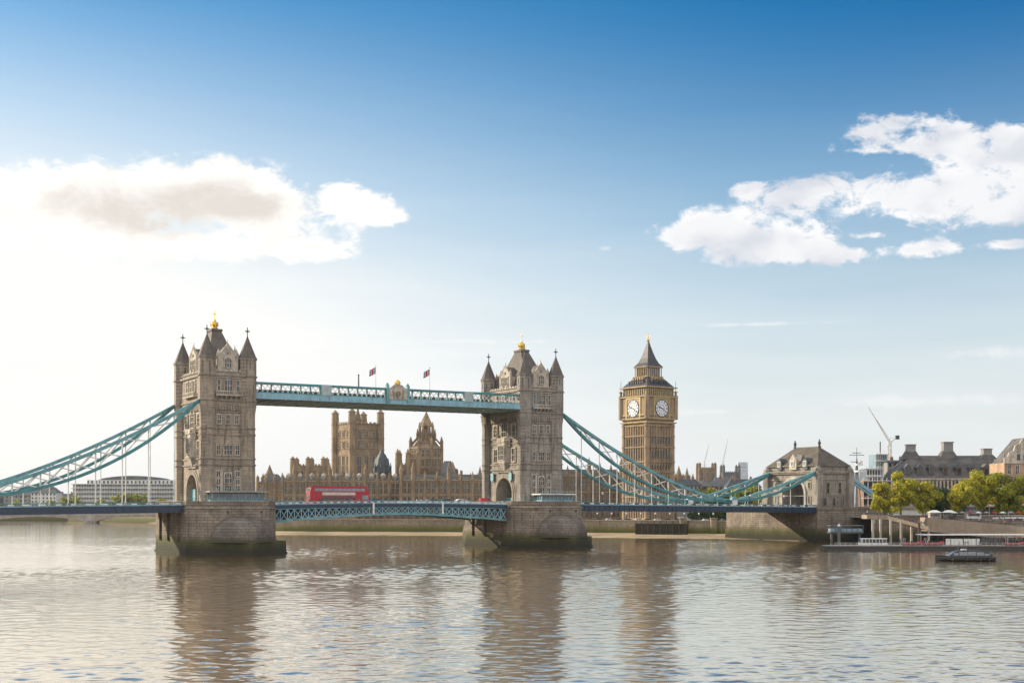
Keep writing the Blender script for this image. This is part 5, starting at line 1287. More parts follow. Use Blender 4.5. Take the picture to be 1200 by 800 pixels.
def tree(label, x, y, z, h, rx, seed, lm=leafm, n=3800, ls=.55, group=None, trunk=True, name='plane_tree', cr0=.28):
    rg = random.Random(seed); t = thing(name, label, 'tree', (x, y, z), 0, group)
    if trunk:
        q = MB(); pz = 0; px_, py_ = 0, 0; r = .45
        for i in range(5):
            nx, ny, nz = px_ + rg.uniform(-.25, .25), py_ + rg.uniform(-.25, .25), pz + h * .12; q.tube((px_, py_, pz), (nx, ny, nz), r, 8, r * .85); px_, py_, pz, r = nx, ny, nz, r * .85
        for k in range(9):
            a = k * 2.4; l = h * rg.uniform(.22, .38); z0 = h * rg.uniform(.3, .58)
            m1 = Vector((px_ * .5, py_ * .5, z0)); m2 = m1 + Vector((math.cos(a) * l * .8, math.sin(a) * l * .8, l * .75)); q.tube(m1, m2, .2, 6, .09)
            for e in range(2): q.tube(m2, m2 + Vector((rg.uniform(-1, 1) * l * .5, rg.uniform(-1, 1) * l * .5, l * .4)), .09, 4, .03)
        q.build('trunk', brown, t)
    lob = []
    for k in range(26):
        a = rg.uniform(0, 6.28); u = rg.uniform(-1, 1); rr = rg.uniform(.35, .95); c_ = math.sqrt(1 - u * u)
        prof = 1 - .25 * max(0, u)
        lob.append((Vector((math.cos(a) * c_ * rx * rr * prof, math.sin(a) * c_ * rx * rr * prof, h * (cr0 + (1 - cr0) * .5) + u * h * (1 - cr0) * .46 * rr)), rg.uniform(.20, .38) * rx))
    q = MB(); vs = []; fs = []
    for i in range(n):
        c_, r = lob[rg.randrange(26)]
        d = Vector((rg.gauss(0, 1), rg.gauss(0, 1), rg.gauss(0, 1))).normalized() * r * rg.uniform(.55, 1.08); d.z *= .8
        p = c_ + d
        if p.z < h * cr0 * .7: continue
        nrm = (d.normalized() + Vector((rg.uniform(-.6, .6), rg.uniform(-.6, .6), rg.uniform(-.3, .7)))).normalized(); a_ = nrm.orthogonal().normalized(); b2 = nrm.cross(a_); s = ls * rg.uniform(.5, 1.2)
        o = len(vs); rot = rg.uniform(0, 6.28); a2 = a_ * math.cos(rot) + b2 * math.sin(rot); b3 = nrm.cross(a2)
        vs += [p - a2 * s, p - b3 * s * .6 + nrm * s * .15, p + a2 * s, p + b3 * s * .6 + nrm * s * .15]; fs.append((o, o + 1, o + 2, o + 3))
    me = bpy.data.meshes.new('crown'); me.from_pydata([tuple(v) for v in vs], [], fs); me.materials.append(lm)
    o = bpy.data.objects.new('crown', me); COL.objects.link(o); o.parent = t
    return t
PZ = 10.6                                    # promenade height on the right bank
for i, (px, Y, yt, wpx, lab, lm) in enumerate([(1036, 545, 560, 16, 'yellow green plane tree nearest the gatehouse, lowest of the left clump', leafm), (1056, 560, 553, 21, 'broad yellow green plane tree, tallest of the left clump', leafm),
        (1081, 565, 556, 19, 'plane tree with yellow top at the right of the left clump', leafm), (1101, 590, 568, 15, 'darker green tree filling the gap between the two clumps', leafg),
        (1130, 560, 553, 20, 'bright yellow plane tree at the left of the right clump', leafm), (1152, 566, 548, 21, 'tallest yellow plane tree in the right clump', leafm),
        (1174, 562, 549, 19, 'green and yellow plane tree second from the right edge', leafm2), (1196, 560, 555, 18, 'greener plane tree cut by the right edge', leafm2), (1221, 566, 552, 19, 'plane tree just beyond the right edge', leafm2)]):
    p = at(px, yt, Y); tree(lab, p.x, Y, PZ, p.z - PZ, wpx * Y / F * 1.12, 20 + i, lm, n=8000, ls=.55, group='plane trees on the right bank', cr0=.06)
rg = random.Random(5)
for i in range(16):
    px = 815 + i * 5.2; Y = 880 + (i % 3) * 25; yt = 570 + rg.uniform(-3, 4); p = at(px, yt, Y)
    tree('low green tree in the row %s' % ('seen through the short chain left of the gatehouse' if i > 9 else 'between the clock tower and the short chain'), p.x, Y, TG, max(9, p.z - TG), rg.uniform(5, 7.5), 60 + i, [leafg, leafm2][i % 2], n=420, ls=1.0, group='row of trees left of the gatehouse' if i > 9 else 'row of trees right of the clock tower', name='street_tree')
for i in range(7):
    px = 812 + i * 7.5; Y = 735; p = at(px, 599, Y)
    tree('dark green bush under the bridge deck behind the river wall', p.x, Y, TG, 6.2, 4.2, 90 + i, leafg, n=420, ls=.55, group='bushes behind the river wall', trunk=False, name='bush', cr0=.02)
for i, (px, yt) in enumerate([(78, 580), (88, 578), (138, 577), (147, 575), (158, 576), (168, 578), (60, 584), (18, 585), (118, 583), (190, 582)]):
    p = at(px, yt, 1262)
    tree('hazy pale green tree on the far left shore in front of the pale hall', p.x, 1262, TG, p.z - TG, 6.5, 120 + i, leafm2, n=380, ls=1.2, group='trees on the far left shore', name='street_tree')

# ------------------------------------------------------------------ right bank
def rb_ground():
    m = MB(); m.add([(152.5, 558, PZ), (1500, 520, PZ), (3000, 900, PZ), (3000, 4000, PZ), (152.5, 4000, PZ)], [(0, 1, 2, 3, 4)]); tag(m.build('promenade', concrete), kind='structure')
    m = MB(); m.add([(152, 545, -.5), (1500, 500, -.5), (1500, 500, .9), (152, 552, .9)], [(0, 1, 2, 3)])
    t = thing('embankment_wall', 'shadowed stone embankment wall behind the pontoon', 'river wall', (0, 0, 0))
    m = MB(); m.add([(152.5, 556.5, -1), (1500, 518.5, -1), (1500, 518.5, PZ + 1), (152.5, 556.5, PZ + 1), (152.5, 557.4, -1), (1500, 519.4, -1), (1500, 519.4, PZ + 1), (152.5, 557.4, PZ + 1)], [(0, 1, 2, 3), (7, 6, 5, 4), (3, 2, 6, 7), (0, 3, 7, 4)])
    m.build('wall', pier_m, t)
    m = MB(); m.add([(152.5, 556.2, PZ + 1), (1500, 518.2, PZ + 1), (1500, 519.7, PZ + 1), (152.5, 557.7, PZ + 1), (152.5, 556.2, PZ + 1.4), (1500, 518.2, PZ + 1.4), (1500, 519.7, PZ + 1.4), (152.5, 557.7, PZ + 1.4)], [(0, 3, 2, 1), (4, 5, 6, 7), (0, 1, 5, 4), (2, 3, 7, 6)]); m.build('coping', concrete, t)
rb_ground()
tan = mat('tan ramp paving', (0.34, 0.275, 0.21), .9, .25, .2, .2, streak=.2)
# raised ramp on columns (left) and long ramp (right)
t = thing('footbridge_ramp', 'tan concrete ramp on columns dropping to the pontoon right of the gatehouse', 'ramp', (0, 0, 0))
p0, p1, p2 = at(1016, 603, 525), at(1040, 604, 522), at(1088, 616.5, 512)
def slab(a, c, w_, h, m, par, nm):
    q = MB(); q.add([(a.x, a.y, a.z - h), (c.x, c.y, c.z - h), (c.x, c.y + w_, c.z - h), (a.x, a.y + w_, a.z - h), (a.x, a.y, a.z), (c.x, c.y, c.z), (c.x, c.y + w_, c.z), (a.x, a.y + w_, a.z)], [(0, 3, 2, 1), (4, 5, 6, 7), (0, 1, 5, 4), (1, 2, 6, 5), (2, 3, 7, 6), (3, 0, 4, 7)])
    return q.build(nm, m, par)
slab(p0, p1, 8, 1.6, tan, t, 'landing'); slab(p1, p2, 8, 1.5, tan, t, 'sloping_deck')
for px in (1019, 1028, 1040, 1052, 1064, 1074, 1084):
    p = at(px, 604 + max(0, (px - 1040) * .26), 522); MB().box(p.x - .35, p.x + .35, 517, 518, 0, p.z - 1.4).build('column', concrete, t)
q = MB()
for a, c in ((p0, p1), (p1, p2)):
    for hh in (.6, 1.1): q.tube(a + Vector((0, .2, hh)), c + Vector((0, .2, hh)), .06, 4)
    for i in range(14): w_ = a.lerp(c, i / 14) + Vector((0, .2, 0)); q.tube(w_, w_ + Vector((0, 0, 1.1)), .05, 4)
q.build('railing', dark, t)
t = thing('promenade_ramp', 'long tan walled ramp running right below the plane trees', 'ramp', (0, 0, 0))
pa, pb = at(1086, 606, 540), at(1235, 620, 516)
slab(pa, pb, 9, 5.6, tan, t, 'ramp_wall'); pc, pd = at(1098, 606, 549), at(1240, 611, 540); slab(pc, pd, 7, 3.0, pier_m, t, 'upper_wall')
q = MB()
for a, c in ((pa, pb),):
    q.tube(a + Vector((0, .3, 1.1)), c + Vector((0, .3, 1.1)), .07, 4)
    for i in range(30): w_ = a.lerp(c, i / 30) + Vector((0, .3, 0)); q.tube(w_, w_ + Vector((0, 0, 1.1)), .05, 4)
q.build('railing', dark, t)
t = thing('pavilion_canopy', 'long flat white canopy on thin columns under the right trees', 'canopy', (0, 0, 0))
a, c = at(1150, 606, 556), at(1240, 605, 550); slab(a, c, 9, .7, white, t, 'roof')
for i in range(8):
    p = a.lerp(c, (i + .4) / 8); q = MB(); q.tube((p.x, p.y + .5, PZ - 4), (p.x, p.y + .5, p.z - .6), .3, 8); q.build('column', white, t)
t = thing('low_pavilion', 'dark glazed pavilion in the shade behind the right trees', 'building', (at(1092, 0, 600).x, 600, PZ))
MB().box(0, 52, 0, 8, 0, 4.6).build('glazing', glass, t); MB().box(-1, 53, -1, 9, 4.6, 5.3).build('roof', concrete, t)
q = MB()
for k in range(19): q.box(k * 52 / 18 - .15, k * 52 / 18 + .15, -.2, .1, 0, 4.6)
q.build('mullion', concrete, t)
t = thing('garden_wall', 'pale low wall behind the left clump of trees', 'wall', (at(1048, 0, 585).x, 585, PZ)); MB().box(0, 15, 0, 1, 0, 3.3).build('wall', white, t); MB().box(-.2, 15.2, -.2, 1.2, 3.3, 3.6).build('coping', concrete, t)

def kiosk(label, px, Y, z, m, w_=3.2):
    p = at(px, 588, Y); t = thing('kiosk', label, 'kiosk', (p.x, Y, z)); MB().box(-w_, w_, -1.4, 1.4, 0, 2.5).build('body', m, t)
    q = MB(); q.hip(-w_ - .4, w_ + .4, -1.8, 1.8, 2.5, 3.5, -w_ * .4, w_ * .4, -.1, .1); q.build('roof', white if m is not white else lead, t); MB().box(-w_ * .8, w_ * .8, -1.46, -1.38, 1.0, 2.0).build('counter_opening', glass, t)
kiosk('small white kiosk on the upper walk under the right trees', 1140, 548, 10.6, white, 3.0)
kiosk('brown kiosk on the upper walk left of the white one', 1112, 549, 10.6, brown, 2.4)
kiosk('low grey kiosk at the head of the long ramp', 1095, 547, 10.6, concrete, 2.2)
def parasol(px, Y, z, m, lab):
    p = at(px, 588, Y); t = thing('parasol', lab, 'parasol', (p.x, Y, z), 0, 'parasols on the upper walk'); MB().tube((0, 0, 0), (0, 0, 2.5), .05).build('pole', lead, t); MB().ngon(0, 0, 1.6, 2.3, 3.0, 8, .05).build('canopy', m, t)
for i in range(9): parasol(1118 + i * 9.5, 547.2 - i * .3, 10.6, (white, tan, red)[i % 3], ('white', 'tan', 'red')[i % 3] + ' parasol on the walk above the long ramp')
# large slate roofed building with drum chimneys
Yb = 690; kb = Yb / F; Zb = lambda y: EYE - (y - 588) * kb - PZ; o_ = at(1054, 588, Yb); Xb = lambda px: (px - 1054) * kb
t = thing('market_hall', 'long building with huge slate mansard roof and square chimneys above the trees', 'building', (o_.x, Yb, PZ))
MB().box(0, Xb(1180), 0, 30, 0, Zb(560)).build('wall', cols[1], t)
rs = mat('hall slate', (0.17, 0.15, 0.135), .8, .35, .2, .3, brick=(1.2, .8, .25), col2=(0.08, 0.08, 0.08))
q = MB(); q.prism([(-1, -1), (Xb(1181), -1), (Xb(1181), 31), (-1, 31)], Zb(560), Zb(552), [(1.2, 2), (Xb(1181) - 1, 2), (Xb(1181) - 1, 28), (1.2, 28)])
q.prism([(1.2, 2), (Xb(1181) - 1, 2), (Xb(1181) - 1, 28), (1.2, 28)], Zb(552), Zb(532.5), [(9, 14), (Xb(1181) - 4, 14), (Xb(1181) - 4, 16), (9, 16)])
ro = q.build('roof', rs, t)
for px, y0_, y1_, hw in ((1077, 532, 519, 5), (1121, 532, 516, 5.6), (1168, 532, 524, 5)):
    q = MB(); x = Xb(px); w_ = hw * kb
    q.prism([(x - w_ * 2.1, 11), (x + w_ * 2.1, 11), (x + w_ * 2.1, 19), (x - w_ * 2.1, 19)], Zb(y0_ + 5), Zb(y0_ - 5 if px < 1160 else y0_ - 1), [(x - w_ * 1.1, 13), (x + w_ * 1.1, 13), (x + w_ * 1.1, 17), (x - w_ * 1.1, 17)])
    q.build('chimney_base', rs, ro)
    q = MB(); q.box(x - w_, x + w_, 12.8, 17.2, Zb(y0_), Zb(y1_ + 1)); q.box(x - w_ * 1.15, x + w_ * 1.15, 12.4, 17.6, Zb(y1_ + 1), Zb(y1_)); q.build('chimney', cols[2], ro)
for i, px in enumerate((1064, 1078, 1092, 1108, 1124, 1140, 1156, 1170)):
    x = Xb(px); q = MB(); q.box(x - 1.5, x + 1.5, 0, 6, Zb(556), Zb(548)); q.add([(x - 1.9, -.2, Zb(548)), (x + 1.9, -.2, Zb(548)), (x, -.2, Zb(543)), (x - 1.9, 8, Zb(548)), (x + 1.9, 8, Zb(548)), (x, 8, Zb(543))], [(0, 1, 2), (5, 4, 3), (0, 2, 5, 3), (1, 4, 5, 2), (0, 3, 4, 1)])
    dq = q.build('dormer', rs, ro); MB().box(x - .9, x + .9, -.08, .05, Zb(555), Zb(549)).build('pane', glass, dq)
q = MB()
for k in range(30): x = Xb(1180) * k / 29; q.box(x - .45, x + .45, -.7, .05, 0, Zb(562))
q.box(-.6, Xb(1180) + .6, -1.0, .05, Zb(562), Zb(560)); q.build('pilaster', dress, t)
for k in range(29):
    x = Xb(1180) * (k + .5) / 29
    for z0, z1 in ((Zb(572), Zb(564)), (Zb(584), Zb(576))): MB().box(x - .8, x + .8, -.1, .05, z0, z1).build('window', glass, t)
# skyline pieces left of it
house('dark blue grey box building under the crane', 1040, 1064, 720, 541, 538.5, 2, nw=4, base=PZ, rm=leadD)
def scaff(label, pxa, pxb, Y, yt, m, fm, floors):
    a = at(pxa, yt, Y); L = at(pxb, yt, Y).x - a.x; h = a.z - PZ
    t = thing('construction_block', label, 'building', (a.x, Y, PZ)); MB().box(0, L, 0, 14, 0, h).build('core', m, t)
    q = MB()
    for k in range(7): x = L * k / 6; q.tube((x, -1.2, 0), (x, -1.2, h + 1.5), .14, 4)
    for j in range(floors + 1): z = h * j / floors; q.box(-.5, L + .5, -1.4, .1, z - .15, z + .15)
    q.build('scaffold', fm, t)
    for j in range(floors): MB().box(.5, L - .5, -.1, .05, h * (j + .25) / floors, h * (j + .8) / floors).build('window_band', glass, t)
glassb = mat('blue sheeting', (0.22, 0.32, 0.40), .5, .3, .2)
scaff('pale blue sheeted block under construction left of the crane', 1026, 1040, 730, 532, glassb, white, 9)
scaff('white scaffolded block between gatehouse and the tree clump', 1015, 1034, 700, 549, cols[3], white, 6)
scaff('reddish scaffolded block low behind the anchor chain', 1011, 1044, 670, 563, cols[0], white, 4)
t = thing('chimney_flue', 'thin grey flue on top of the blue sheeted block', 'flue', at(1031.5, 532, 735)); MB().tube((0, 0, -1), (0, 0, 7), .35, 8).build('pipe', lead, t)
# ship-like lattice mast
p = at(1004, 560, 650); k6 = 650 / F
t = thing('radar_mast', 'grey ship mast with crosstrees rising right of the gatehouse', 'mast', (p.x, 650, PZ)); z6 = lambda y: EYE - (y - 588) * k6 - PZ
q = MB()
for s in (-1, 1): q.tube((s * 2.4, 0, 0), (0, 0, z6(536)), .35, 5, .2); q.tube((0, s * 2.4, 0), (0, 0, z6(536)), .35, 5, .2)
q.tube((0, 0, 0), (0, 0, z6(524)), .3, 6, .12); q.build('tripod', lead, t)
q = MB()
for y, w_ in ((533, 3.6), (530.5, 2.2), (541, 3.0)): q.box(-w_, w_, -.2, .2, z6(y) - .15, z6(y) + .15)
q.build('crosstree', lead, t)
q = MB(); q.ngon(1.2, 0, 1.8, z6(545), z6(543), 10); q.ngon(1.6, 0, 2.6, z6(553), z6(551), 10); q.lathe(1.5, 0, [(.4, z6(543)), (1.2, z6(541.5)), (1.1, z6(540)), (.2, z6(538.5))], 10); q.build('platform', white, t)
# ornate building at the right edge
Ye = 640; ke = Ye / F; Ze = lambda y: EYE - (y - 588) * ke - PZ; o_ = at(1177, 588, Ye)
t = thing('gabled_hall', 'warm stone building with curved ornate gable at the right edge', 'building', (o_.x, Ye, PZ))
L_ = 34; MB().box(0, L_, 0, 20, 0, Ze(542)).build('wall', mat('warm pink stone', (0.46, 0.30, 0.20), .9, .3, .2, .2, streak=.3), t)
q = MB(); prof = [(0, 542), (0, 536), (1.6, 535), (2.2, 530), (4.5, 528), (5.2, 522), (7.4, 519), (8.6, 514), (11.5, 509), (14.5, 514), (15.5, 519), (17.8, 522), (18.5, 528), (21, 530), (21.5, 535), (23, 536), (23, 542)]
n = len(prof); vs = [(x, -.3, Ze(y)) for x, y in prof] + [(x, 1.0, Ze(y)) for x, y in prof]
q.add(vs, [tuple(range(n)), tuple(range(n, 2 * n))[::-1]] + [(i, i + 1, n + i + 1, n + i) for i in range(n - 1)]); q.build('gable', dress, t)
q = MB(); q.ngon(0, 0, 2.0, 0, .3, 20); go = q.build('roundel', trim, t); go.matrix_local = Matrix.Translation((11.5, -.3, Ze(526))) @ Matrix.Rotation(R(90), 4, 'X')
q = MB(); q.add([(1, 1, Ze(542)), (22, 1, Ze(542)), (11.5, 1, Ze(512)), (1, 20, Ze(542)), (22, 20, Ze(542)), (11.5, 20, Ze(512))], [(0, 1, 2), (5, 4, 3), (0, 2, 5, 3), (1, 4, 5, 2)]); q.build('roof', rs, t)
q = MB(); q.box(-.5, L_, -.7, .05, Ze(543), Ze(541)); q.box(-.5, L_, -.5, .05, Ze(558), Ze(557)); q.build('cornice', dress, t)
for x in (0, 11.5, 23):
    q = MB(); y_ = 509 if x == 11.5 else 536; q.ngon(x, .3, .5, Ze(y_), Ze(y_ - 3), 8); q.ngon(x, .3, .7, Ze(y_ - 3), Ze(y_ - 5.5), 8, .1); q.build('finial', trim, t)
for z0, z1 in ((555, 545), (571, 561), (586, 576)):
    for k in range(8):
        f = MB(); x = 2.2 + k * 4; windowbox(f, x, Ze(z0), Ze(z1), 1.5, 2, 2, proud=.3, fr=.3); fo = f.build('window', dress, t); MB().box(x - .75, x + .75, -.05, .05, Ze(z0), Ze(z1)).build('pane', glass, fo)
for k in range(4): MB().box(6 + k * 3.2, 7.6 + k * 3.2, -.4, -.28, Ze(539), Ze(532)).build('window', glass, t)

# ------------------------------------------------------------------ people (one skinned body, copied)
def person_mesh(seed, top, legs, skin, pose):
    vs = [(0, 0, .92), (0, .01, 1.15), (0, 0, 1.38), (0, 0, 1.5), (0, -.02, 1.66), (-.1, 0, .86), (-.13, pose[0], .48), (-.14, pose[0] * .4 + .03, .06), (-.14, pose[0] * .4 - .12, .03),
          (.1, 0, .86), (.13, -pose[0], .48), (.14, -pose[0] * .4 + .03, .06), (.14, -pose[0] * .4 - .12, .03), (-.19, 0, 1.4), (-.25, pose[1], 1.12), (-.24, pose[1] - .14, .9), (.19, 0, 1.4), (.25, -pose[1], 1.12), (.24, -pose[1] - .14, .9), (0, -.01, 1.74)]
    ed = [(0, 1), (1, 2), (2, 3), (3, 4), (4, 19), (0, 5), (5, 6), (6, 7), (7, 8), (0, 9), (9, 10), (10, 11), (11, 12), (2, 13), (13, 14), (14, 15), (2, 16), (16, 17), (17, 18)]
    rd = [.15, .14, .16, .06, .11, .1, .07, .045, .045, .1, .07, .045, .045, .07, .05, .035, .07, .05, .035, .08]
    me = bpy.data.meshes.new('person'); me.from_pydata(vs, ed, []); o = bpy.data.objects.new('person', me); COL.objects.link(o)
    sk = o.modifiers.new('s', 'SKIN'); o.modifiers.new('d', 'SUBSURF').levels = 1
    for i, r in enumerate(rd): me.skin_vertices[0].data[i].radius = (r, r * .8)
    me.skin_vertices[0].data[0].use_root = True
    dg = bpy.context.evaluated_depsgraph_get(); m2 = bpy.data.meshes.new_from_object(o.evaluated_get(dg)); bpy.data.objects.remove(o)
    m2.materials.clear()
    for m in (skin, top, legs, mat_hair): m2.materials.append(m)
    for f in m2.polygons:
        c = f.center; z = c.z
        f.material_index = 2 if z < .93 and abs(c.x) < .2 else 1 if z < 1.47 and not (abs(c.x) > .19 and z < 1.0) else (3 if (z > 1.7 or (c.y > .02 and z > 1.56)) else 0)
    return m2
mat_hair = mat('dark hair', (0.03, 0.02, 0.015), .7, .2, 2); skinm = mat('skin', (0.45, 0.28, 0.2), .6, .1, 2)
cl = {k: mat('cloth ' + k, v, .9, .2, 2.0) for k, v in dict(white=(.65, .65, .63), red=(.4, .03, .03), navy=(.03, .04, .09), black=(.02, .02, .02), beige=(.4, .32, .22), blue=(.08, .17, .35)).items()}
PM = []
for i, (tp, lg) in enumerate((('white', 'navy'), ('red', 'black'), ('navy', 'beige'), ('black', 'blue'), ('beige', 'navy'), ('blue', 'black'))):
    PM.append((tp, lg, person_mesh(i, cl[tp], cl[lg], skinm, ((.16, .1), (.02, .02), (.2, .14))[i % 3])))
def person(i, pos, where, group, s=1.0, rz=0.0):
    tp, lg, me = PM[i % 6]; o = bpy.data.objects.new('person', me); COL.objects.link(o); o.location = pos; o.rotation_euler.z = rz; o.scale = (s, s, s)
    tag(o, 'person in a %s top and %s trousers %s' % (tp, lg, where), 'person', group + ', %s tops' % tp)
rg = random.Random(11)
for i in range(26):
    k = rg.random(); p = (pa.lerp(pb, k)) + Vector((0, rg.uniform(1, 7), 0)); person(i, p, 'walking on the long tan ramp', 'people on the long ramp', 1.0, rg.uniform(0, 6))
for i in range(12):
    k = rg.random(); p = p1.lerp(p2, k) + Vector((0, rg.uniform(1, 6), 0)); person(i, p, 'on the ramp that stands on columns', 'people on the column ramp', 1.0, rg.uniform(0, 6))
for i in range(6):
    p = p0.lerp(p1, rg.random()) + Vector((0, rg.uniform(1, 6), 0)); person(i, p, 'on the landing beside the gatehouse', 'people on the landing', 1.0, rg.uniform(0, 6))
for i in range(14):
    p = pc.lerp(pd, rg.random()) + Vector((0, rg.uniform(1, 5), 0)); person(i, p, 'on the upper walk below the trees', 'people on the upper walk', 1.0, rg.uniform(0, 6))

# ------------------------------------------------------------------ pontoon and boats
Yp = 478; kp = Yp / F; op = at(967, 588, Yp)
t = thing('pontoon', 'long low black pontoon along the right bank with railings', 'pontoon', (op.x, Yp, 0))
LP = 95
q = MB(); q.prism([(0, 0), (2.5, -2.2), (LP, -2.2), (LP, 9), (2.5, 9), (0, 7)], -.3, 1.55); q.build('hull', black, t)
MB().prism([(.2, 0.1), (2.6, -2.0), (LP, -2.0), (LP, 8.8), (2.6, 8.8), (.2, 6.9)], 1.55, 1.68).build('deck', concrete, t)
q = MB()
for k in range(48): x = 3 + k * 1.95; q.tube((x, -1.9, 1.6), (x, -1.9, 2.75), .06, 4)
for z in (2.1, 2.75): q.tube((3, -1.9, z), (LP, -1.9, z), .06, 4)
q.build('railing', white, t)
t = thing('pontoon_canopy', 'flat white canopy roof over the right half of the pontoon', 'canopy', (op.x + 35, Yp, 1.68))
MB().box(0, 62, -1.0, 7.5, 3.75, 4.1).build('roof', white, t)
q = MB()
for k in range(14): x = 1 + k * 4.6; q.tube((x, -.6, 0), (x, -.6, 3.75), .11, 6); q.tube((x, 7, 0), (x, 7, 3.75), .11, 6)
q.build('post', dark, t)
for k in range(4):
    a = MB(); x0 = 8.5 + k * 3.1 if k < 4 else 0; a.box(x0, x0 + 3.0, -.3, -.15, .2, 2.5); a.build('white_screen', white, t)
for k in range(9): x0 = 22 + k * 4.3; MB().box(x0, x0 + 4.0, 1.2, 1.4, .9, 2.9).build('glass_screen', glass, t)
t = thing('ticket_boat', 'small white roofed launch moored on the pontoon side left of the red boats', 'boat', (op.x + 13.2, Yp + 3.2, 1.68))
q = MB(); q.prism([(-.5, 0), (1, -1.4), (9.5, -1.4), (10.4, 0), (9.5, 1.4), (1, 1.4)], .05, .9); q.build('hull', white, t); MB().box(.8, 9.4, -1.1, 1.1, .9, 2.3).build('glazing', glass, t)
q = MB(); q.box(.4, 9.8, -1.4, 1.4, 2.3, 2.6); q.build('roof', white, t)
q = MB()
for k in range(8): x = .8 + k * 1.23; q.box(x - .08, x + .08, -1.15, 1.15, .9, 2.3)
q.build('window_post', white, t)
def red_boat(x, label, s=1.0):
    t = thing('rigid_speedboat', label, 'speedboat', (op.x + x, Yp - 0.2, 1.68), R(4), 'red speedboats on the pontoon')
    q = MB(); st = [(-3.6, .75, .2), (-1.5, .95, .25), (1, .95, .3), (2.8, .6, .6), (3.8, .12, 1.0)]
    for (x0, w0, z0), (x1, w1, z1) in zip(st, st[1:]):
        q.add([(x0, -w0, z0 + .6), (x1, -w1, z1 + .6), (x1, w1, z1 + .6), (x0, w0, z0 + .6), (x0, -w0 * .4, .05), (x1, -w1 * .4, z1 * .5), (x1, w1 * .4, z1 * .5), (x0, w0 * .4, .05)], [(0, 1, 2, 3), (4, 7, 6, 5), (0, 4, 5, 1), (3, 2, 6, 7), (0, 3, 7, 4), (1, 5, 6, 2)])
    q.build('hull', red, t)
    q = MB()
    for s_ in (-1, 1): q.tube((-3.7, s_ * .95, .8), (1.6, s_ * 1.05, .85), .3, 8); q.tube((1.6, s_ * 1.05, .85), (3.9, s_ * .1, 1.55), .3, 8, .22)
    q.build('inflatable_tube', red, t)
    q = MB()
    for k in range(4): q.box(-2.6 + k * 1.1, -2.1 + k * 1.1, -.6, .6, .8, 1.25); q.box(-2.65 + k * 1.1, -2.5 + k * 1.1, -.6, .6, 1.25, 1.75)
    q.build('seat', black, t)
    q = MB(); q.tube((-3.2, -.9, .9), (-3.0, -.8, 2.6), .07, 5); q.tube((-3.2, .9, .9), (-3.0, .8, 2.6), .07, 5); q.tube((-3.0, -.8, 2.6), (-3.0, .8, 2.6), .07, 5); q.build('arch', white, t)
red_boat(31.5, 'red inflatable speedboat, left of the two beside the white screens'); red_boat(35.5, 'red inflatable speedboat, right of the two beside the white screens') if False else None
red_boat(39.0, 'red inflatable speedboat under the left end of the canopy'); red_boat(68.5, 'red inflatable speedboat near the right edge under the canopy')
t = thing('pontoon_pile', 'tall grey mooring pile at the left end of the pontoon', 'pile', (op.x + 6.2, Yp + 5, 0)); MB().tube((0, 0, -1), (0, 0, 8.6), .55, 12).build('tube', lead, t); MB().lathe(0, 0, [(.6, 8.6), (.6, 8.8), (.1, 9.5)], 12).build('cap', white, t)
t = thing('pontoon_pile', 'dark mooring pile where the ramp meets the pontoon', 'pile', (at(1077, 0, 490).x, 490, 0)); MB().tube((0, 0, -1), (0, 0, 9.4), .5, 12).build('tube', brown, t); MB().lathe(0, 0, [(.55, 9.4), (.55, 9.6), (.1, 10.2)], 12).build('cap', dark, t)
t = thing('pier_shed', 'grey blue steel gangway house in the shade at the foot of the gatehouse', 'shed', (at(973, 0, 520).x, 520, 0))
q = MB(); q.box(0, 13, 0, 5, 5.2, 5.7); q.box(0, 13, 0, 5, 8.0, 8.3)
for k in range(7): q.tube((k * 13 / 6, .1, 5.5), (k * 13 / 6, .1, 8.1), .12, 5)
for x in (1, 12): q.tube((x, 2, -1), (x, 2, 5.4), .5, 8)
q.build('steel_frame', lead, t); MB().box(.3, 12.7, .3, 4.7, 5.8, 7.0).build('panel', MT['blue sheeting'], t)
for i in range(22):
    x = rg.uniform(4, 80); person(i, (op.x + x, Yp + rg.uniform(-1.2, 1.0), 1.68), 'standing on the black pontoon', 'people on the pontoon', 1.0, rg.uniform(0, 6))

# black river launch
Yl = 392; p = at(1096, 588, Yl)
t = thing('river_launch', 'black river launch with long dark glass cabin afloat in front of the pontoon', 'boat', (p.x, Yl, 0), R(-4))
st = [(0, .25, .75), (1.2, .95, .5), (3.2, 1.7, .25), (7, 2.1, .2), (12, 2.15, .2), (15.5, 1.95, .2), (17.2, 1.5, .3)]
q = MB(smooth) if False else MB(); ns = len(st); vs = []
for x, w_, z in st: zt_ = 1.25 + (.55 if x < 2 else .2 if x < 4 else 0); vs += [(x, -w_, zt_), (x, -w_ * .9, .35), (x, -w_ * .4, -.35), (x, w_ * .4, -.35), (x, w_ * .9, .35), (x, w_, zt_)]
fs = [(6 * i + k, 6 * i + k + 1, 6 * i + 7 + k, 6 * i + 6 + k) for i in range(ns - 1) for k in range(5)] + [(6 * i, 6 * i + 6, 6 * i + 11, 6 * i + 5) for i in range(ns - 1)] + [(0, 1, 2, 3, 4, 5), tuple(6 * (ns - 1) + k for k in range(6))[::-1]]
q.add(vs, fs); q.build('hull', black, t)
prof = [(3.4, 1.3), (5.2, 2.7), (6.2, 3.1), (8, 3.25), (13.2, 3.15), (15.2, 2.7), (16.4, 1.3)]
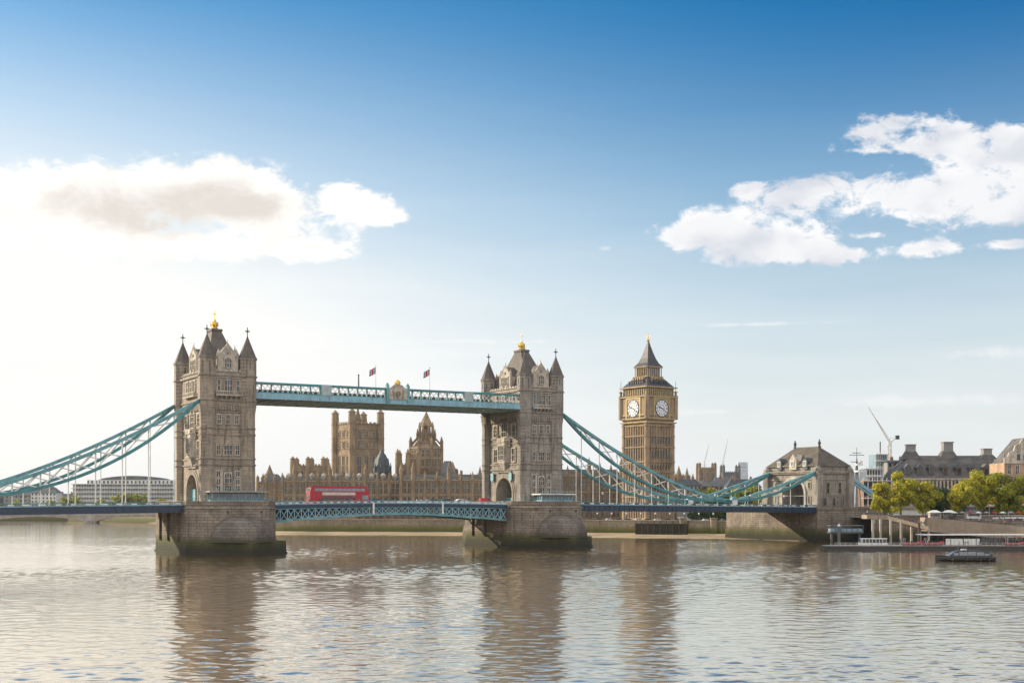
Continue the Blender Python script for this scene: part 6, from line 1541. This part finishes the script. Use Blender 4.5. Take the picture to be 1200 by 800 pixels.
def cab(prof, w0, w1, m, nm, par):
    q = MB(); n = len(prof); vs = [(x, -w0 + (w0 - w1) * min(1, (z - 1.3) / 1.9), z) for x, z in prof] + [(x, w0 - (w0 - w1) * min(1, (z - 1.3) / 1.9), z) for x, z in prof]
    q.add(vs, [tuple(range(n)), tuple(range(n, 2 * n))[::-1]] + [(i, n + i, n + i + 1, i + 1) for i in range(n - 1)] + [(0, n - 1, 2 * n - 1, n)]); return q.build(nm, m, par)
co = cab(prof, 1.85, 1.35, black, 'cabin', t)
q = MB()
for x0, x1, za, zb_ in ((4.9, 6.3, 1.7, 2.45), (6.6, 8.9, 1.7, 2.75), (9.1, 11.4, 1.7, 2.75), (11.6, 13.6, 1.7, 2.65), (13.8, 15.4, 1.7, 2.25)):
    f = lambda z: -1.88 + .5 * (z - 1.3) / 1.9 - .02
    q.add([(x0, f(za), za), (x1, f(za), za), (x1, f(zb_), zb_), (x0, f(zb_), zb_), (x0, f(za) + .05, za), (x1, f(za) + .05, za), (x1, f(zb_) + .05, zb_), (x0, f(zb_) + .05, zb_)], [(0, 1, 2, 3), (7, 6, 5, 4), (0, 3, 7, 4), (1, 5, 6, 2)])
q.build('side_window', mat('boat window', (0.13, 0.16, 0.19), .08, .6, 1.2, spec=1.0), co)
q = MB(); q.add([(3.62, -1.5, 1.5), (3.62, 1.5, 1.5), (5.1, 1.2, 2.68), (5.1, -1.2, 2.68), (3.7, -1.5, 1.45), (3.7, 1.5, 1.45), (5.2, 1.2, 2.6), (5.2, -1.2, 2.6)], [(0, 1, 2, 3), (7, 6, 5, 4)]); q.build('windscreen', MT['boat window'], co)
q = MB()
for k in range(7): x = .6 + k * .5; q.tube((x, -.9 - k * .12, 1.5), (x, -.9 - k * .12, 2.2), .04, 4)
q.tube((.5, -.8, 2.2), (3.8, -1.7, 2.2), .05, 4); q.build('bow_rail', lead, t)
q = MB()
for x in (4.5, 8.5, 12.5, 15): q.lathe(x, -2.25, [(.1, .2), (.28, .35), (.28, .8), (.1, .95)], 8)
q.build('fender', dark, t)
MB().box(.2, 17.2, -2.25, -2.1, 1.12, 1.24).build('rubbing_strake', lead, t)

person(3, (p.x + 16.5, Yl - .6, .75), 'standing at the stern of the black launch', 'people aboard the launch', 1.0, 1.0)
q = MB()
for k in range(5): q.tube((15.7 + k * .35, -1.9, 1.4), (15.7 + k * .35, -1.85, 2.2), .04, 4)
q.tube((15.6, -1.9, 2.2), (17.2, -1.6, 2.2), .05, 4); q.build('stern_rail', lead, t)
MB().box(7.5, 9.0, -.4, .4, 3.2, 3.55).build('roof_hatch', white, t); MB().tube((6.6, 0, 3.1), (6.6, 0, 5.0), .05, 5).build('mast', lead, t)

# ------------------------------------------------------------------ vehicles on the bridge
def wheels(t, xs_, y, r, w_=.35):
    for x in xs_:
        for s in (-1, 1):
            q = MB(Matrix.Translation((x, s * y, r)) @ Matrix.Rotation(R(90), 4, 'X')); q.lathe(0, 0, [(r * .8, -w_ / 2), (r, -w_ / 3), (r, w_ / 3), (r * .8, w_ / 2)], 14); wo_ = q.build('wheel', black, t)
            q = MB(Matrix.Translation((x, s * y, r)) @ Matrix.Rotation(R(90), 4, 'X')); q.ngon(0, 0, r * .5, -w_ * .56, w_ * .56, 10); q.build('hub', lead, wo_)
zr = ZD - 1.2
t = thing('double_decker_bus', 'long red double decker bus crossing the bridge, white advert strip on its side', 'bus', uv(50.4, 6, zr + .35), TH)
BL, BH, BW = 23.0, 6.5, 2.0
pr = [(-BL / 2, .7), (-BL / 2, 4.6), (-BL / 2 + .35, 5.9), (-BL / 2 + 1.6, BH), (BL / 2 - 1.6, BH), (BL / 2 - .7, 6.0), (BL / 2 - .25, 4.8), (BL / 2, 2.8), (BL / 2, .7)]
q = MB(); n = len(pr); q.add([(x, -BW, z) for x, z in pr] + [(x, BW, z) for x, z in pr], [tuple(range(n)), tuple(range(n, 2 * n))[::-1]] + [(i, n + i, n + (i + 1) % n, (i + 1) % n) for i in range(n)])
bo = q.build('body', redB, t)
wn = MB(); nwin = 11
for k in range(nwin): x0 = -9.8 + k * 19.6 / nwin; wn2 = MB(); wn2.box(x0 + .1, x0 + 19.6 / nwin - .1, -BW - .03, -BW + .02, 4.75, 5.75); wn2.build('upper_window', mat('bus glass', (0.22, 0.25, 0.30), .1, .3, .5, spec=.9) if 'bus glass' not in MT else MT['bus glass'], bo)
for k in range(9): x0 = -7.2 + k * 1.5; MB().box(x0 + .1, x0 + 1.4, -BW - .03, -BW + .02, 1.75, 2.75).build('lower_window', glass, bo)
MB().box(8.6, 11.0, -BW - .03, -BW + .02, 1.8, 3.3).build('driver_window', MT['bus glass'], bo)
MB().box(-6.9, 5.9, -BW - .05, -BW + .02, 3.35, 4.35).build('advert_strip', mat('advert cream', (.62, .60, .52), .6, .2, .5), bo)
MB().box(-BL / 2 + .2, BL / 2 - .2, -BW - .04, -BW + .02, 4.45, 4.55).build('trim_strip', flag_r, bo)
q = MB(); q.add([(-BL / 2 - .02, -1.6, 4.7), (-BL / 2 - .02, 1.6, 4.7), (-BL / 2 + .30, 1.6, 5.75), (-BL / 2 + .30, -1.6, 5.75)], [(0, 1, 2, 3)]); q.add([(-BL / 2 - .02, -1.6, 1.9), (-BL / 2 - .02, 1.6, 1.9), (-BL / 2 - .02, 1.6, 3.3), (-BL / 2 - .02, -1.6, 3.3)], [(0, 1, 2, 3)]); q.build('end_window', glass, bo)
MB().box(-10.5, 10.5, -1.7, 1.7, BH, BH + .1).build('roof_panel', flag_r, bo)
wheels(t, (-7.6, 7.9), 1.75, .85, .5)
def car(label, pos, rz, m, van=False, group=None, s=1.0):
    t = thing('van' if van else 'car', label, 'van' if van else 'car', pos, rz, group); t.scale = (s, s, s)
    if van: pr = [(-2.6, .4), (-2.6, 2.2), (-2.4, 2.45), (1.2, 2.45), (2.0, 1.5), (2.6, 1.3), (2.7, .4)]; gp = [(.3, 1.5, 1.3, 2.2)]
    else: pr = [(-2.2, .35), (-2.25, .95), (-1.7, 1.05), (-1.1, 1.5), (.5, 1.52), (1.2, 1.05), (2.1, .9), (2.25, .35)]; gp = [(-1.05, 1.06, -.2, 1.42), (-.1, 1.06, .75, 1.42)]
    n = len(pr); q = MB(); q.add([(x, -.9 + (.12 if z > 1.3 else 0), z) for x, z in pr] + [(x, .9 - (.12 if z > 1.3 else 0), z) for x, z in pr], [tuple(range(n)), tuple(range(n, 2 * n))[::-1]] + [(i, n + i, n + (i + 1) % n, (i + 1) % n) for i in range(n)])
    q.build('body', m, t)
    for a, z0, c, z1 in gp:
        for s_ in (-1, 1): MB().box(a, c, s_ * .86 - .02 if s_ < 0 else .84, s_ * .86 + .02 if s_ > 0 else -.84, z0, z1).build('side_window', glass, t)
    wheels(t, (-1.4, 1.4), .85, .36, .22)
    return t
car('red van on the bridge beside the arch of the right tower', uv(112.5, 8, zr + .3), TH, red, True, s=1.0)
car('silver car on the bridge a little left of the red van', uv(101, 6, zr + .35), TH, white, s=1.35)
car('black car on the bridge left of the silver car', uv(95, 7, zr + .4), TH, black, s=1.35)
car('dark grey car on the bridge, leftmost of the three cars', uv(89, 6, zr + .4), TH, dark, s=1.35)
car('dark blue car crossing the middle of the opening span', uv(66, 7, zr + .5), TH, navy, s=1.35)
for i in range(14):
    px = 704 + i * 11.5; Y = 712 - i * 1.8; p = at(px, 0, Y); mm = (black, white, dark, navy, white)[i % 5]; nm_ = ('black', 'white', 'dark grey', 'dark blue', 'white')[i % 5]
    car('%s car parked on the embankment road under the bridge deck' % nm_, (p.x, Y + 8, GZ), R(4), mm, False, '%s cars on the embankment road' % nm_, 1.25)
# deck folk
for i in range(20):
    u_ = rg.uniform(20, 118); x_ = u_ - 70
    person(i, uv(u_, .8 + rg.uniform(0, 2.0), ZD + .55 * (1 - (x_ / 46.5) ** 2) - 1.2), 'on the near footway of the opening span', 'people on the opening span', 1.15, rg.uniform(0, 6))
for i in range(12):
    off = rg.uniform(20, 135); person(i, uv(CU[1] + off, .8 + rg.uniform(0, 2), zdeck(off) - 1.05), 'on the footway between right tower and gatehouse', 'people on the right side span', 1.15, rg.uniform(0, 6))

# street lamps on the embankment and lamps on the deck
def lamp(label, pos, h, group):
    t = thing('street_lamp', label, 'street lamp', pos, 0, group); q = MB(); q.lathe(0, 0, [(.3, 0), (.3, .5), (.12, .8), (.08, h)], 8); q.build('post', dark, t)
    q = MB(); q.lathe(0, 0, [(.12, h), (.38, h + .3), (.42, h + .8), (.1, h + 1.1)], 8); q.build('lantern', white, t)
for i in range(10):
    px = 700 + i * 17; p = at(px, 0, 706 - i * 2.6); lamp('dark street lamp with white lantern on the embankment right of the piers', (p.x, p.y, GZ), 4.2, 'street lamps on the embankment')
for i in range(6):
    off = 28 + i * 19; lamp('small lamp post standing on the right side span parapet', uv(CU[1] + off, -1.5, zdeck(off) - .95), 4.0, 'lamp posts on the right side span')

# ------------------------------------------------------------------ haze
hm = bpy.data.materials.new('haze'); hm.use_nodes = True; t = hm.node_tree; t.nodes.clear()
o_ = t.nodes.new('ShaderNodeOutputMaterial'); v_ = t.nodes.new('ShaderNodeVolumePrincipled'); t.links.new(v_.outputs[0], o_.inputs['Volume'])
v_.inputs['Color'].default_value = (0.93, 0.95, 0.97, 1); v_.inputs['Density'].default_value = 0.00005; v_.inputs['Anisotropy'].default_value = 0.7
hb = MB(); hb.box(-8800, 8800, -560, 11800, -4.5, 125); ho = hb.build('haze', hm); tag(ho, kind='stuff')
